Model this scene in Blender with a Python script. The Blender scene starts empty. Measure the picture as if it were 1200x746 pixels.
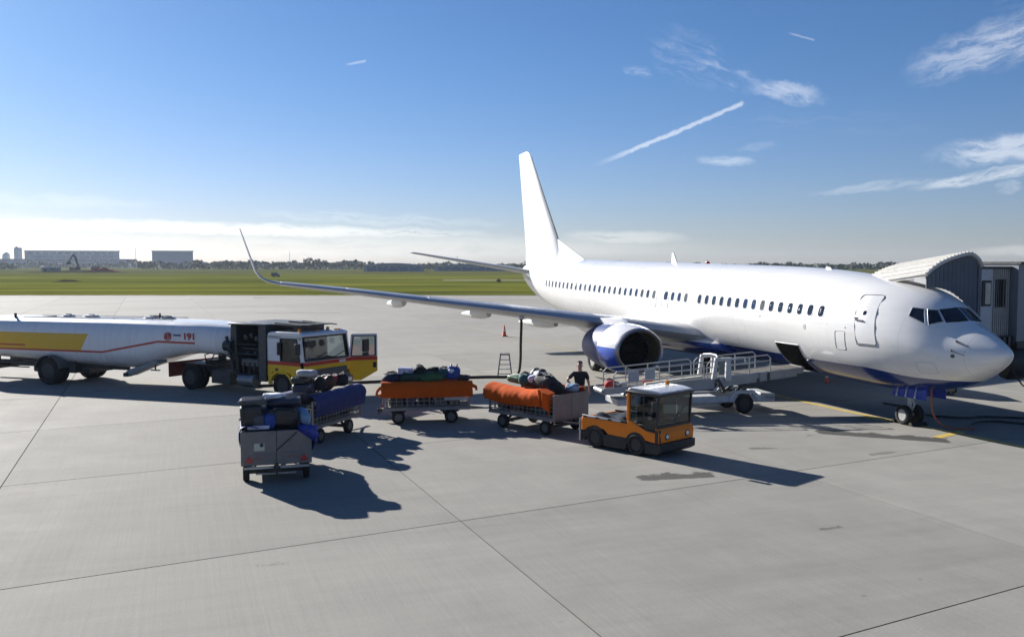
import bpy, bmesh, math, random
from mathutils import Vector, Matrix
random.seed(7)
SC = bpy.context.scene
COL = SC.collection
R = math.radians
sin, cos, pi = math.sin, math.cos, math.pi

# ------------------------------------------------------------------ camera
CAM_H = 4.739
cam_d = bpy.data.cameras.new("camera")
cam_d.sensor_width = 36.0
cam_d.lens = 32.249
cam_d.clip_start = 0.1
cam_d.clip_end = 30000
cam = bpy.data.objects.new("camera", cam_d)
COL.objects.link(cam)
cam.location = (0, 0, CAM_H)
cam.rotation_euler = (R(90 - 3.407), 0, 0)
SC.camera = cam

# ------------------------------------------------------------------ light and sky
SUN_AZ, SUN_EL = 132.0, 23.8          # degrees, azimuth counter-clockwise from +X
HAZE = 0.0001                        # density of the air far across the field
SUN_STRENGTH, SKY_STRENGTH, EXPOSURE = 5.0, 0.05, 1.05
sv = Vector((cos(R(SUN_AZ)) * cos(R(SUN_EL)), sin(R(SUN_AZ)) * cos(R(SUN_EL)), sin(R(SUN_EL))))
sun_d = bpy.data.lights.new("sun", 'SUN')
sun_d.energy = SUN_STRENGTH
sun_d.angle = R(0.53)
sun_d.color = (1.0, 0.955, 0.89)
sun = bpy.data.objects.new("sun", sun_d)
COL.objects.link(sun)
sun.location = (-60, 70, 60)
sun.rotation_euler = (-sv).to_track_quat('-Z', 'Y').to_euler()
SC.view_settings.view_transform = 'Standard'
SC.view_settings.look = 'None'
SC.view_settings.exposure = EXPOSURE
SC.view_settings.gamma = 1.0
SC.view_settings.use_curve_mapping = False

world = bpy.data.worlds.new("World")
SC.world = world
world.use_nodes = True
WT = world.node_tree
WT.nodes.clear()


class NT:
    """small helper to wire shader nodes"""
    def __init__(s, tree):
        s.t = tree

    def n(s, typ, **kw):
        nd = s.t.nodes.new(typ)
        for k, v in kw.items():
            setattr(nd, k, v)
        return nd

    def l(s, a, b):
        s.t.links.new(a, b)

    def put(s, sock, val):
        if hasattr(val, 'links'):
            s.l(val, sock)
        else:
            sock.default_value = val

    def m(s, op, a, b=0.0, c=None, clamp=False):
        nd = s.n('ShaderNodeMath', operation=op, use_clamp=clamp)
        s.put(nd.inputs[0], a)
        s.put(nd.inputs[1], b)
        if c is not None:
            s.put(nd.inputs[2], c)
        return nd.outputs[0]

    def mr(s, v, a, b, c=0.0, d=1.0, smooth=False):
        nd = s.n('ShaderNodeMapRange')
        if smooth:
            nd.interpolation_type = 'SMOOTHSTEP'
        s.put(nd.inputs[0], v)
        for i, x in enumerate((a, b, c, d)):
            s.put(nd.inputs[i + 1], x)
        return nd.outputs[0]

    def mix(s, f, a, b, typ='MIX'):
        nd = s.n('ShaderNodeMix', data_type='RGBA', blend_type=typ)
        s.put(nd.inputs[0], f)
        for i, x in ((6, a), (7, b)):
            if not hasattr(x, 'links') and len(x) == 3:
                x = (*x, 1)
            s.put(nd.inputs[i], x)
        return nd.outputs[2]

    def noise(s, vec, scale, detail=3.0, rough=0.5, dist=0.0):
        nd = s.n('ShaderNodeTexNoise')
        if vec is not None:
            s.l(vec, nd.inputs['Vector'])
        nd.inputs['Scale'].default_value = scale
        nd.inputs['Detail'].default_value = detail
        nd.inputs['Roughness'].default_value = rough
        nd.inputs['Distortion'].default_value = dist
        return nd.outputs['Fac']

    def comb(s, x, y, z=0.0):
        nd = s.n('ShaderNodeCombineXYZ')
        for i, v in enumerate((x, y, z)):
            s.put(nd.inputs[i], v)
        return nd.outputs[0]

    def sep(s, v):
        nd = s.n('ShaderNodeSeparateXYZ')
        s.l(v, nd.inputs[0])
        return nd.outputs


W = NT(WT)
wout = W.n('ShaderNodeOutputWorld')
wbg = W.n('ShaderNodeBackground')
wbg.inputs['Strength'].default_value = SKY_STRENGTH
W.l(wbg.outputs[0], wout.inputs[0])
sky = W.n('ShaderNodeTexSky', sky_type='NISHITA')
sky.sun_disc = False
sky.sun_elevation = R(SUN_EL)
sky.sun_rotation = R(90.0 - SUN_AZ)
sky.altitude = 50.0
sky.air_density = 1.0
sky.dust_density = 0.3
sky.ozone_density = 2.5
wtc = W.n('ShaderNodeTexCoord')
dx, dy, dz = W.sep(wtc.outputs['Generated'])
AZ = W.m('MULTIPLY', W.m('ARCTAN2', dx, dy), 180 / pi)          # degrees right of straight ahead
EL = W.m('MULTIPLY', W.m('ARCSINE', dz), 180 / pi)
AE = W.comb(AZ, EL, 0.0)
W_WARP = W.m('SUBTRACT', W.noise(AE, 0.55, 4, 0.6), 0.5)
W_WARP2 = W.m('SUBTRACT', W.noise(W.comb(AZ, EL, 7.3), 0.55, 4, 0.6), 0.5)


W_FINE = W.m('SUBTRACT', W.noise(W.comb(AZ, EL, 3.1), 1.6, 4, 0.6), 0.5)


def fibres(tilt, streak, seed):
    """noise drawn out along one direction of the sky, shared by the wisps that run that way"""
    t = R(tilt)
    a = W.m('ADD', AZ, W.m('MULTIPLY', W_WARP, 1.6))
    e = W.m('ADD', EL, W.m('MULTIPLY', W_WARP2, 1.0))
    p = W.m('ADD', W.m('MULTIPLY', a, cos(t)), W.m('MULTIPLY', e, sin(t)))
    q = W.m('SUBTRACT', W.m('MULTIPLY', e, cos(t)), W.m('MULTIPLY', a, sin(t)))
    return W.noise(W.comb(W.m('MULTIPLY', p, 1.0 / streak), q, seed), 2.0, 5, 0.66, 0.5)


FIB = {'up': fibres(11, 5, 1.0), 'down': fibres(-20, 4, 2.0), 'flat': fibres(-1, 6, 3.0)}


def wisp(az, el, ha, hb, tilt, amount, seed=0.0, warp=1.0, lo=0.42, hi=0.75, streak=5.0):
    """one cirrus streak: a soft ellipse in the sky, broken up by stretched noise"""
    t = R(tilt)
    a = W.m('SUBTRACT', W.m('ADD', AZ, W.m('MULTIPLY', W_WARP, 2.2 * warp)), az)
    e = W.m('SUBTRACT', W.m('ADD', EL, W.m('MULTIPLY', W_WARP2, 1.3 * warp)), el)
    p = W.m('ADD', W.m('MULTIPLY', a, cos(t)), W.m('MULTIPLY', e, sin(t)))
    q = W.m('SUBTRACT', W.m('MULTIPLY', e, cos(t)), W.m('MULTIPLY', a, sin(t)))
    r2 = W.m('ADD', W.m('POWER', W.m('DIVIDE', p, ha), 2.0), W.m('POWER', W.m('DIVIDE', q, hb), 2.0))
    env = W.mr(r2, 1.0, 0.0, 0, 1, True)
    br = W.mr(FIB['up' if tilt > 5 else 'down' if tilt < -5 else 'flat'], lo, hi, 0, 1, True)
    return W.m('MULTIPLY', W.m('MULTIPLY', env, br), amount)


clouds = None
for args in (
    dict(az=10.6, el=12.3, ha=3.2, hb=1.9, tilt=-28, amount=0.34, seed=1, streak=4),
    dict(az=16.4, el=10.05, ha=2.6, hb=0.75, tilt=-14, amount=0.75, seed=2, lo=0.3, hi=0.62),
    dict(az=12.9, el=11.3, ha=2.6, hb=0.9, tilt=-25, amount=0.5, seed=3),
    dict(az=7.6, el=11.6, ha=1.2, hb=0.5, tilt=-20, amount=0.5, seed=31),
    dict(az=28.0, el=11.9, ha=6.2, hb=1.5, tilt=14, amount=0.78, seed=4, lo=0.3, hi=0.66),
    dict(az=31.0, el=14.4, ha=4.2, hb=0.9, tilt=12, amount=0.5, seed=41),
    dict(az=28.3, el=6.25, ha=4.6, hb=0.95, tilt=3, amount=0.9, seed=5, lo=0.28, hi=0.6),
    dict(az=27.2, el=4.85, ha=4.4, hb=0.42, tilt=9, amount=0.9, seed=6, lo=0.26, hi=0.55, warp=0.6),
    dict(az=28.25, el=4.15, ha=0.8, hb=0.55, tilt=0, amount=0.45, seed=7, lo=0.35, hi=0.7, warp=1.0, streak=1),
    dict(az=21.4, el=4.45, ha=4.0, hb=0.34, tilt=6, amount=0.45, seed=8, lo=0.25, hi=0.6, warp=0.5),
    dict(az=13.0, el=6.15, ha=2.1, hb=0.4, tilt=-4, amount=0.65, seed=9, lo=0.28, hi=0.6, warp=0.6),
    dict(az=15.0, el=6.9, ha=1.6, hb=0.4, tilt=0, amount=0.25, seed=10),
    dict(az=7.0, el=1.62, ha=4.6, hb=0.55, tilt=-1.5, amount=0.55, seed=11, lo=0.22, hi=0.5, warp=0.5),
    dict(az=29.0, el=0.7, ha=3.2, hb=0.4, tilt=0, amount=0.4, seed=12, lo=0.2, hi=0.5, warp=0.3),
    dict(az=-17.0, el=2.05, ha=18.5, hb=0.5, tilt=-0.9, amount=0.95, seed=13, lo=0.3, hi=0.5, warp=0.5, streak=7),
    dict(az=-40.0, el=2.3, ha=16.0, hb=0.8, tilt=0, amount=0.6, seed=17, lo=0.2, hi=0.52, warp=0.5, streak=7),
    dict(az=-8.0, el=2.75, ha=9.0, hb=0.42, tilt=-2, amount=0.30, seed=14, lo=0.3, hi=0.6, warp=0.7, streak=8),
    dict(az=-26.0, el=3.5, ha=6.0, hb=0.45, tilt=-1, amount=0.22, seed=15, lo=0.3, hi=0.6, warp=0.7, streak=8),
    dict(az=18.0, el=8.2, ha=8.0, hb=1.0, tilt=-4, amount=0.10, seed=16, streak=8),
    dict(az=-14.0, el=1.0, ha=30.0, hb=1.0, tilt=0, amount=0.5, seed=18, lo=0.1, hi=0.6, warp=0.4, streak=9),
    dict(az=55.0, el=9.0, ha=9.0, hb=2.2, tilt=10, amount=0.6, seed=21),
    dict(az=-62.0, el=12.0, ha=10.0, hb=2.0, tilt=-8, amount=0.35, seed=22),
    dict(az=5.0, el=24.0, ha=9.0, hb=2.0, tilt=-20, amount=0.4, seed=23),
):
    c = wisp(**args)
    clouds = c if clouds is None else W.m('MAXIMUM', clouds, c)


def trail(a0, e0, a1, e1, wid, amount, seed):
    """a vapour trail between two directions, widening and fading to its old end"""
    L = math.hypot(a1 - a0, e1 - e0)
    ux, uy = (a1 - a0) / L, (e1 - e0) / L
    nz = W_FINE
    a = W.m('SUBTRACT', AZ, a0)
    e = W.m('SUBTRACT', W.m('ADD', EL, W.m('MULTIPLY', nz, wid * 2.2)), e0)
    p = W.m('DIVIDE', W.m('ADD', W.m('MULTIPLY', a, ux), W.m('MULTIPLY', e, uy)), L)
    q = W.m('ABSOLUTE', W.m('SUBTRACT', W.m('MULTIPLY', e, ux), W.m('MULTIPLY', a, uy)))
    core = W.mr(q, wid, wid * 0.25, 0, 1, True)
    along = W.m('MULTIPLY', W.mr(p, -0.02, 0.35, 0, 1, True), W.mr(p, 1.0, 0.97, 0, 1, True))
    return W.m('MULTIPLY', W.m('MULTIPLY', core, along), amount)


for args in ((4.9, 5.95, 14.1, 9.55, 0.19, 0.85, 3.1), (-10.2, 11.85, -8.9, 12.1, 0.10, 0.5, 4.4), (16.4, 13.35, 18.0, 12.8, 0.08, 0.4, 5.4)):
    clouds = W.m('MAXIMUM', clouds, trail(*args))
CLOUD_RADIANCE = (4.7, 4.45, 4.3)         # sunlit ice and droplets, added to the sky behind them
SKY_TINT = (0.44, 0.64, 0.92)            # darkens the sky model's light for deeper shadows, with less green and yellow
HORIZON_TINT = (0.60, 0.665, 0.96)
sky_c = W.mix(1.0, sky.outputs[0], W.mix(W.mr(EL, 0.0, 14.0, 0, 1, True), HORIZON_TINT, SKY_TINT), 'MULTIPLY')
lit = W.mix(1.0, W.mix(1.0, sky_c, (.8, .78, .72), 'MULTIPLY'), CLOUD_RADIANCE, 'ADD')
W.l(W.mix(clouds, sky_c, lit), wbg.inputs['Color'])


# ------------------------------------------------------------------ materials
MATS = {}


def M(name, rgb, rough=0.55, metal=0.0, var=0.12, scale=2.5, bump=0.0, bscale=40.0, coat=0.0, dirt=0.0, dirt_rgb=(0.05, 0.045, 0.04), spec=0.5):
    """painted or plain surface with uneven colour and gloss, optional grime specks and fine relief"""
    if name in MATS:
        return MATS[name]
    m = bpy.data.materials.new(name)
    m.use_nodes = True
    t = NT(m.node_tree)
    b = m.node_tree.nodes['Principled BSDF']
    tc = t.n('ShaderNodeTexCoord')
    ob = tc.outputs['Object']
    nz = t.noise(ob, scale, 4, 0.6)
    lo = tuple(max(0, x * (1 - var)) for x in rgb)
    hi = tuple(min(1, x * (1 + var)) for x in rgb)
    colr = t.mix(t.mr(nz, 0.3, 0.7), lo, hi)
    if dirt > 0:
        dn = t.mr(t.noise(ob, scale * 3.1, 6, 0.7), 0.52, 0.72)
        colr = t.mix(t.m('MULTIPLY', dn, dirt), colr, dirt_rgb)
    t.l(colr, b.inputs['Base Color'])
    t.l(t.mr(nz, 0.3, 0.7, max(0.02, rough - 0.06), min(1, rough + 0.06)), b.inputs['Roughness'])
    b.inputs['Metallic'].default_value = metal
    b.inputs['Specular IOR Level'].default_value = spec
    if coat:
        b.inputs['Coat Weight'].default_value = coat
        b.inputs['Coat Roughness'].default_value = 0.08
    if bump:
        bn = t.n('ShaderNodeBump')
        bn.inputs['Strength'].default_value = bump
        bn.inputs['Distance'].default_value = 0.02
        t.l(t.noise(ob, bscale, 3, 0.6), bn.inputs['Height'])
        t.l(bn.outputs[0], b.inputs['Normal'])
    MATS[name] = m
    return m


def glass_mat(name, rgb=(0.75, 0.82, 0.84)):
    if name in MATS:
        return MATS[name]
    m = bpy.data.materials.new(name)
    m.use_nodes = True
    t = NT(m.node_tree)
    b = m.node_tree.nodes['Principled BSDF']
    b.inputs['Base Color'].default_value = (*rgb, 1)
    b.inputs['Transmission Weight'].default_value = 1.0
    b.inputs['IOR'].default_value = 1.45
    tc = t.n('ShaderNodeTexCoord')
    t.l(t.mr(t.noise(tc.outputs['Object'], 6, 3), 0.4, 0.7, 0.0, 0.05), b.inputs['Roughness'])
    MATS[name] = m
    return m


WHITE = M('white_paint', (0.76, 0.76, 0.745), 0.32, var=0.03, coat=0.3)
STEEL = M('galvanised_steel', (0.40, 0.41, 0.42), 0.42, 0.75, 0.2, 6, dirt=0.3)
GREY = M('grey_paint', (0.26, 0.27, 0.28), 0.5, 0, 0.12, 3, dirt=0.35)
DARK = M('dark_steel', (0.035, 0.037, 0.04), 0.5, 0.2, 0.25, 5, dirt=0.3, dirt_rgb=(0.12, 0.11, 0.1))
BLACK = M('black_plastic', (0.018, 0.018, 0.02), 0.5, 0, 0.2, 5)
RUBBER = M('tyre_rubber', (0.013, 0.013, 0.013), 0.85, 0, 0.3, 6, bump=0.3, bscale=60, dirt=0.15, dirt_rgb=(0.09, 0.08, 0.07))
ORANGE = M('orange_paint', (0.80, 0.205, 0.006), 0.5, 0, 0.06, 2, coat=0.06, dirt=0.16, spec=.3)
YELLOW = M('yellow_paint', (0.78, 0.46, 0.01), 0.32, 0, 0.05, 2, coat=0.4, dirt=0.12)
REDP = M('red_paint', (0.50, 0.035, 0.02), 0.4, 0, 0.08)
BLUEP = M('blue_paint', (0.012, 0.035, 0.24), 0.25, 0, 0.06, coat=0.5)
GLASS = glass_mat('window_glass', (.24, .30, .33))
DGLASS = M('dark_glass', (0.012, 0.016, 0.024), 0.05, 0, 0.2, spec=0.8)
SEATM = M('dark_seat_fabric', (0.03, 0.03, 0.035), 0.9, 0, 0.2, 8)
LAMP = M('lamp_glass', (0.75, 0.77, 0.78), 0.08, 0.2, 0.05)
REDLENS = M('red_lens', (0.45, 0.015, 0.01), 0.15, 0, 0.1, coat=0.5)
AMBER = M('amber_lens', (0.75, 0.25, 0.01), 0.15, 0, 0.1, coat=0.5)
HOSE = M('black_hose_rubber', (0.02, 0.02, 0.021), 0.6, 0, 0.2, 5)


# ------------------------------------------------------------------ mesh helpers
class MB:
    def __init__(s):
        s.v, s.f, s.mi, s.cur = [], [], [], 0

    def add(s, vs, fs):
        o = len(s.v)
        s.v += [tuple(p) for p in vs]
        s.f += [tuple(i + o for i in f) for f in fs]
        s.mi += [s.cur] * len(fs)
        return s

    def box(s, x0, x1, y0, y1, z0, z1):
        return s.hexa([(x0, y0, z0), (x1, y0, z0), (x1, y1, z0), (x0, y1, z0), (x0, y0, z1), (x1, y0, z1), (x1, y1, z1), (x0, y1, z1)])

    def hexa(s, p):
        return s.add(p, [(3, 2, 1, 0), (4, 5, 6, 7), (0, 1, 5, 4), (1, 2, 6, 5), (2, 3, 7, 6), (3, 0, 4, 7)])

    def bar(s, a, b, w, h=None, up=(0, 0, 1)):
        """rectangular bar from a to b"""
        h = h or w
        a, b = Vector(a), Vector(b)
        d = (b - a).normalized()
        u = Vector(up)
        if abs(d.dot(u)) > 0.95:
            u = Vector((1, 0, 0))
        sx = d.cross(u).normalized() * (w / 2)
        sz = sx.cross(d).normalized() * (h / 2)
        return s.hexa([a - sx - sz, a + sx - sz, b + sx - sz, b - sx - sz, a - sx + sz, a + sx + sz, b + sx + sz, b - sx + sz])

    def loft(s, rings, cap=True, closed=True):
        n = len(rings[0])
        vs = [p for r in rings for p in r]
        fs = []
        for i in range(len(rings) - 1):
            for j in range(n if closed else n - 1):
                k = (j + 1) % n
                fs.append((i * n + j, i * n + k, (i + 1) * n + k, (i + 1) * n + j))
        if cap and closed:
            fs.append(tuple(range(n - 1, -1, -1)))
            fs.append(tuple(range((len(rings) - 1) * n, len(rings) * n)))
        return s.add(vs, fs)

    def tube(s, pts, r, n=8):
        pts = [Vector(p) for p in pts]
        rings = []
        prev = None
        for i, p in enumerate(pts):
            d = (pts[min(i + 1, len(pts) - 1)] - pts[max(i - 1, 0)]).normalized()
            u = prev if prev is not None else (Vector((0, 0, 1)) if abs(d.z) < 0.9 else Vector((1, 0, 0)))
            sx = d.cross(u).normalized()
            su = sx.cross(d).normalized()
            prev = su
            rr = r[i] if isinstance(r, (list, tuple)) else r
            rings.append([p + sx * (rr * cos(2 * pi * k / n)) + su * (rr * sin(2 * pi * k / n)) for k in range(n)])
        return s.loft(rings)

    def cyl(s, a, b, r, n=16, r2=None):
        return s.tube([a, b], [r, r if r2 is None else r2], n)

    def lathe(s, prof, o, ax, n=24, sy=1.0):
        """prof: (distance along axis, radius)"""
        o, ax = Vector(o), Vector(ax).normalized()
        u = Vector((0, 0, 1)) if abs(ax.z) < 0.9 else Vector((1, 0, 0))
        sx = ax.cross(u).normalized()
        su = sx.cross(ax).normalized()
        rings = [[o + ax * t + sx * (r * sy * cos(2 * pi * k / n)) + su * (r * sin(2 * pi * k / n)) for k in range(n)] for t, r in prof]
        return s.loft(rings)

    def prism(s, poly, a, b, plane='xz'):
        """2D outline extruded from a to b along the third axis"""
        def mk(p, t):
            return {'xz': (p[0], t, p[1]), 'xy': (p[0], p[1], t), 'yz': (t, p[0], p[1])}[plane]
        return s.loft([[mk(p, a) for p in poly], [mk(p, b) for p in poly]])

    def mesh(s, name, mats, smooth=True, angle=35):
        me = bpy.data.meshes.new(name)
        me.from_pydata(s.v, [], s.f)
        bm = bmesh.new()
        bm.from_mesh(me)
        bmesh.ops.recalc_face_normals(bm, faces=bm.faces)
        bm.to_mesh(me)
        bm.free()
        for m in (mats if isinstance(mats, (list, tuple)) else [mats]):
            me.materials.append(m)
        if any(s.mi):
            me.polygons.foreach_set('material_index', s.mi)
        if smooth:
            me.polygons.foreach_set('use_smooth', [True] * len(me.polygons))
            me.set_sharp_from_angle(angle=R(angle))
        me.update()
        return me

    def build(s, name, mats, parent=None, smooth=True, bevel=0.0, angle=35, seg=2):
        o = bpy.data.objects.new(name, s.mesh(name, mats, smooth, angle))
        COL.objects.link(o)
        o.parent = parent
        if bevel:
            b = o.modifiers.new('bevel', 'BEVEL')
            b.width = bevel
            b.segments = seg
            b.limit_method = 'ANGLE'
            b.angle_limit = R(40)
        return o


def tag(o, label=None, cat=None, group=None, kind=None):
    for k, v in (('label', label), ('category', cat), ('group', group), ('kind', kind)):
        if v:
            o[k] = v
    return o


def thing(name, label, cat, loc=(0, 0, 0), rz=0.0, group=None):
    o = bpy.data.objects.new(name, None)
    o.empty_display_size = 0.3
    COL.objects.link(o)
    o.location = loc
    o.rotation_euler = (0, 0, R(rz))
    return tag(o, label, cat, group)


def copy_tree(o, parent=None):
    c = o.copy()
    COL.objects.link(c)
    if parent is not None:
        c.parent = parent
    for ch in list(o.children):
        copy_tree(ch, c)
    return c


def interp(tab, x):
    """smooth interpolation through a table (monotone cubic)"""
    n = len(tab)
    if x <= tab[0][0]:
        return tab[0][1]
    if x >= tab[-1][0]:
        return tab[-1][1]
    i = max(k for k in range(n - 1) if tab[k][0] <= x)

    def slope(k):
        if k == 0 or k == n - 1:
            a, b = (0, 1) if k == 0 else (n - 2, n - 1)
            return (tab[b][1] - tab[a][1]) / (tab[b][0] - tab[a][0])
        d0 = (tab[k][1] - tab[k - 1][1]) / (tab[k][0] - tab[k - 1][0])
        d1 = (tab[k + 1][1] - tab[k][1]) / (tab[k + 1][0] - tab[k][0])
        return 0 if d0 * d1 <= 0 else 2 * d0 * d1 / (d0 + d1)
    x0, y0 = tab[i]
    x1, y1 = tab[i + 1]
    h = x1 - x0
    t = (x - x0) / h
    return (2 * t**3 - 3 * t**2 + 1) * y0 + (t**3 - 2 * t**2 + t) * h * slope(i) + (-2 * t**3 + 3 * t**2) * y1 + (t**3 - t**2) * h * slope(i + 1)


WHEEL_CACHE = {}


def wheel(parent, x, y, z, r, w, side=-1, rim_mat=None, name='wheel'):
    """tyre with a dished rim as its child; side is the outward y direction"""
    rim_mat = rim_mat or GREY
    key = (round(r, 3), round(w, 3), side, rim_mat.name)
    if key not in WHEEL_CACHE:
        t = MB()
        h = w / 2
        t.lathe([(-h * .75, r * .58), (-h, r * .66), (-h, r * .86), (-h * .8, r * .965), (-h * .62, r), (-h * .2, r), (-h * .15, r * .975), (h * .15, r * .975), (h * .2, r),
                 (h * .62, r), (h * .8, r * .965), (h, r * .86), (h, r * .66), (h * .75, r * .58)], (0, 0, 0), (0, 1, 0), 28)
        k = MB()
        s = side
        k.lathe([(s * h * .78, r * .6), (s * h * .86, r * .56), (s * h * .4, r * .47), (s * h * .3, r * .30), (s * h * .55, r * .26), (s * h * .72, r * .2), (s * h * .74, 0.005)], (0, 0, 0), (0, 1, 0), 20)
        for q in range(6):
            a = 2 * pi * q / 6
            k.cyl((cos(a) * r * .37, s * h * .3, sin(a) * r * .37), (cos(a) * r * .37, s * h * .44, sin(a) * r * .37), r * .035, 6)
        WHEEL_CACHE[key] = (t.mesh(name, RUBBER), k.mesh('rim', rim_mat))
    tm, km = WHEEL_CACHE[key]
    o = bpy.data.objects.new(name, tm)
    COL.objects.link(o)
    o.parent = parent
    o.location = (x, y, z)
    k = bpy.data.objects.new('rim', km)
    COL.objects.link(k)
    k.parent = o
    return o
# ------------------------------------------------------------------ ground
def concrete_mat():
    m = bpy.data.materials.new('apron_concrete')
    m.use_nodes = True
    t = NT(m.node_tree)
    b = m.node_tree.nodes['Principled BSDF']
    g = t.n('ShaderNodeNewGeometry')
    P = g.outputs['Position']
    x, y, z = t.sep(P)
    a = R(20)
    u = t.m('ADD', t.m('MULTIPLY', x, cos(a)), t.m('MULTIPLY', y, sin(a)))
    v = t.m('SUBTRACT', t.m('MULTIPLY', y, cos(a)), t.m('MULTIPLY', x, sin(a)))
    big = t.noise(P, 0.12, 4, 0.6)
    mid = t.noise(P, 0.7, 5, 0.62)
    fine = t.noise(P, 22, 4, 0.7)
    grit = t.noise(P, 90, 2, 0.6)
    brush = t.noise(t.comb(t.m('MULTIPLY', u, 14), t.m('MULTIPLY', v, 0.35)), 1.0, 4, 0.6)
    streak = t.noise(t.comb(t.m('MULTIPLY', u, 0.35), t.m('MULTIPLY', v, 3.2)), 1.0, 5, 0.65)
    oi = t.n('ShaderNodeObjectInfo')
    val = t.m('ADD', 1.0, t.m('MULTIPLY', t.m('SUBTRACT', big, .5), 0.22))
    for nz, k in ((mid, .42), (fine, .24), (brush, .20), (streak, .22), (grit, .12), (oi.outputs['Random'], .15)):
        val = t.m('ADD', val, t.m('MULTIPLY', t.m('SUBTRACT', nz, .5), k))
    base = t.n('ShaderNodeVectorMath', operation='SCALE')
    base.inputs[0].default_value = (0.246, 0.237, 0.214)
    t.l(val, base.inputs['Scale'])
    colr = base.outputs[0]
    # scattered oil drips and rubber marks
    vor = t.n('ShaderNodeTexVoronoi')
    t.l(P, vor.inputs['Vector'])
    vor.inputs['Scale'].default_value = 0.22
    vor.inputs['Randomness'].default_value = 1.0
    dd = t.m('ADD', vor.outputs['Distance'], t.m('MULTIPLY', t.m('SUBTRACT', t.noise(P, 3.5, 4), .5), .12))
    spots = t.mr(dd, 0.055, 0.03, 0, .5, True)
    vor2 = t.n('ShaderNodeTexVoronoi')
    t.l(P, vor2.inputs['Vector'])
    vor2.inputs['Scale'].default_value = 1.3
    spots2 = t.m('MULTIPLY', t.mr(vor2.outputs['Distance'], 0.07, 0.035, 0, .55, True), t.mr(t.noise(P, .25, 2), .52, .62))
    worn = t.m('MULTIPLY', t.mr(t.noise(t.comb(t.m('MULTIPLY', u, .06), t.m('MULTIPLY', v, .5)), 1.0, 4, .6), .56, .74), .22)
    colr = t.mix(t.m('MAXIMUM', t.m('MAXIMUM', spots, spots2), worn), colr, (0.12, 0.112, 0.105))
    # the two long spills by the nose wheel and behind the tractor
    wob = t.m('MULTIPLY', t.m('SUBTRACT', t.noise(P, 1.6, 5, .65), .5), 0.75)

    def spill(x0, y0, x1, y1, wid, amt):
        nonlocal colr
        L = math.hypot(x1 - x0, y1 - y0)
        ux, uy = (x1 - x0) / L, (y1 - y0) / L
        px_ = t.m('SUBTRACT', x, x0)
        py_ = t.m('SUBTRACT', y, y0)
        p = t.m('ADD', t.m('MULTIPLY', px_, ux), t.m('MULTIPLY', py_, uy))
        q = t.m('ABSOLUTE', t.m('ADD', t.m('SUBTRACT', t.m('MULTIPLY', py_, ux), t.m('MULTIPLY', px_, uy)), t.m('MULTIPLY', wob, .6)))
        ends = t.m('MAXIMUM', t.m('SUBTRACT', 0.0, p), t.m('SUBTRACT', p, L))
        d = t.m('ADD', t.m('MAXIMUM', q, ends), wob)
        colr = t.mix(t.mr(d, wid + .05, wid - .04, 0, amt, True), colr, (0.052, 0.05, 0.047))
    for s in SPILLS:
        spill(*s)
    t.l(colr, b.inputs['Base Color'])
    t.l(t.mr(mid, .3, .7, .82, .95), b.inputs['Roughness'])
    b.inputs['Specular IOR Level'].default_value = .22
    bn = t.n('ShaderNodeBump')
    bn.inputs['Strength'].default_value = 0.35
    bn.inputs['Distance'].default_value = 0.01
    t.l(t.m('ADD', fine, t.m('MULTIPLY', brush, .8)), bn.inputs['Height'])
    t.l(bn.outputs[0], b.inputs['Normal'])
    return m


SPILLS = ((9.0, 25.6, 11.4, 24.55, 0.34, .95), (3.05, 20.15, 4.3, 20.4, 0.25, .9), (8.2, 25.2, 9.4, 25.8, .06, .6), (-4, 14.2, -3.6, 14.3, .04, .6), (5.6, 16.2, 5.9, 16.3, .04, .6), (6.2, 23.3, 7.2, 23.5, .05, .6), (9.0, 22.6, 9.6, 22.9, .05, .5), (2.0, 70.0, 5.5, 70.5, .6, .5), (7, 62, 9.5, 62.2, .5, .5), (-24, 88, -17, 88.6, .5, .4))
CONCRETE = concrete_mat()
JOINT = M('joint_filler', (0.025, 0.024, 0.023), 0.9, 0, .2, 1.0)

apron = MB().box(-230, 230, -40, 137.0, -0.42, -0.012).build('apron', JOINT)
tag(apron, kind='structure')
# concrete slabs: two families of joints as they run across the apron
DA, DB = (cos(R(28.8)), sin(R(28.8))), (cos(R(111.6)), sin(R(111.6)))
O0 = (-0.95, 16.7)
SA, SB, GAP = 8.35, 7.15, 0.014


def slab_corner(i, j, gi=0.0, gj=0.0):
    return (O0[0] + DA[0] * (SA * i + gi) + DB[0] * (SB * j + gj), O0[1] + DA[1] * (SA * i + gi) + DB[1] * (SB * j + gj))


def slab_poly(i, j):
    return [slab_corner(i, j, GAP, GAP), slab_corner(i + 1, j, -GAP, GAP), slab_corner(i + 1, j + 1, -GAP, -GAP), slab_corner(i, j + 1, GAP, -GAP)]


slabs = []
for i in range(-34, 36):
    for j in range(-30, 32):
        pl = slab_poly(i, j)
        cy = sum(p[1] for p in pl) / 4
        cx = sum(p[0] for p in pl) / 4
        if max(p[1] for p in pl) > 136.9 or cy < -30 or abs(cx) > 190:
            continue
        vis = cy > 4 and abs(cx) < cy * 0.6 + 9
        slabs.append((not vis, math.hypot(cx, cy), i, j))
slabs.sort()
c0 = slab_corner(0, 0)
slab_me = MB().prism([(p[0] - c0[0], p[1] - c0[1]) for p in slab_poly(0, 0)], -0.02, 0.0, 'xy').mesh('concrete_slab', CONCRETE, smooth=False)
rest = MB()
for k, (_, _, i, j) in enumerate(slabs):
    if k < 296:
        o = bpy.data.objects.new('concrete_slab', slab_me)
        COL.objects.link(o)
        o.parent = apron
        c = slab_corner(i, j)
        o.location = (c[0], c[1], 0.0)
    else:
        rest.prism(slab_poly(i, j), -0.02, 0.0, 'xy')
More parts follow.
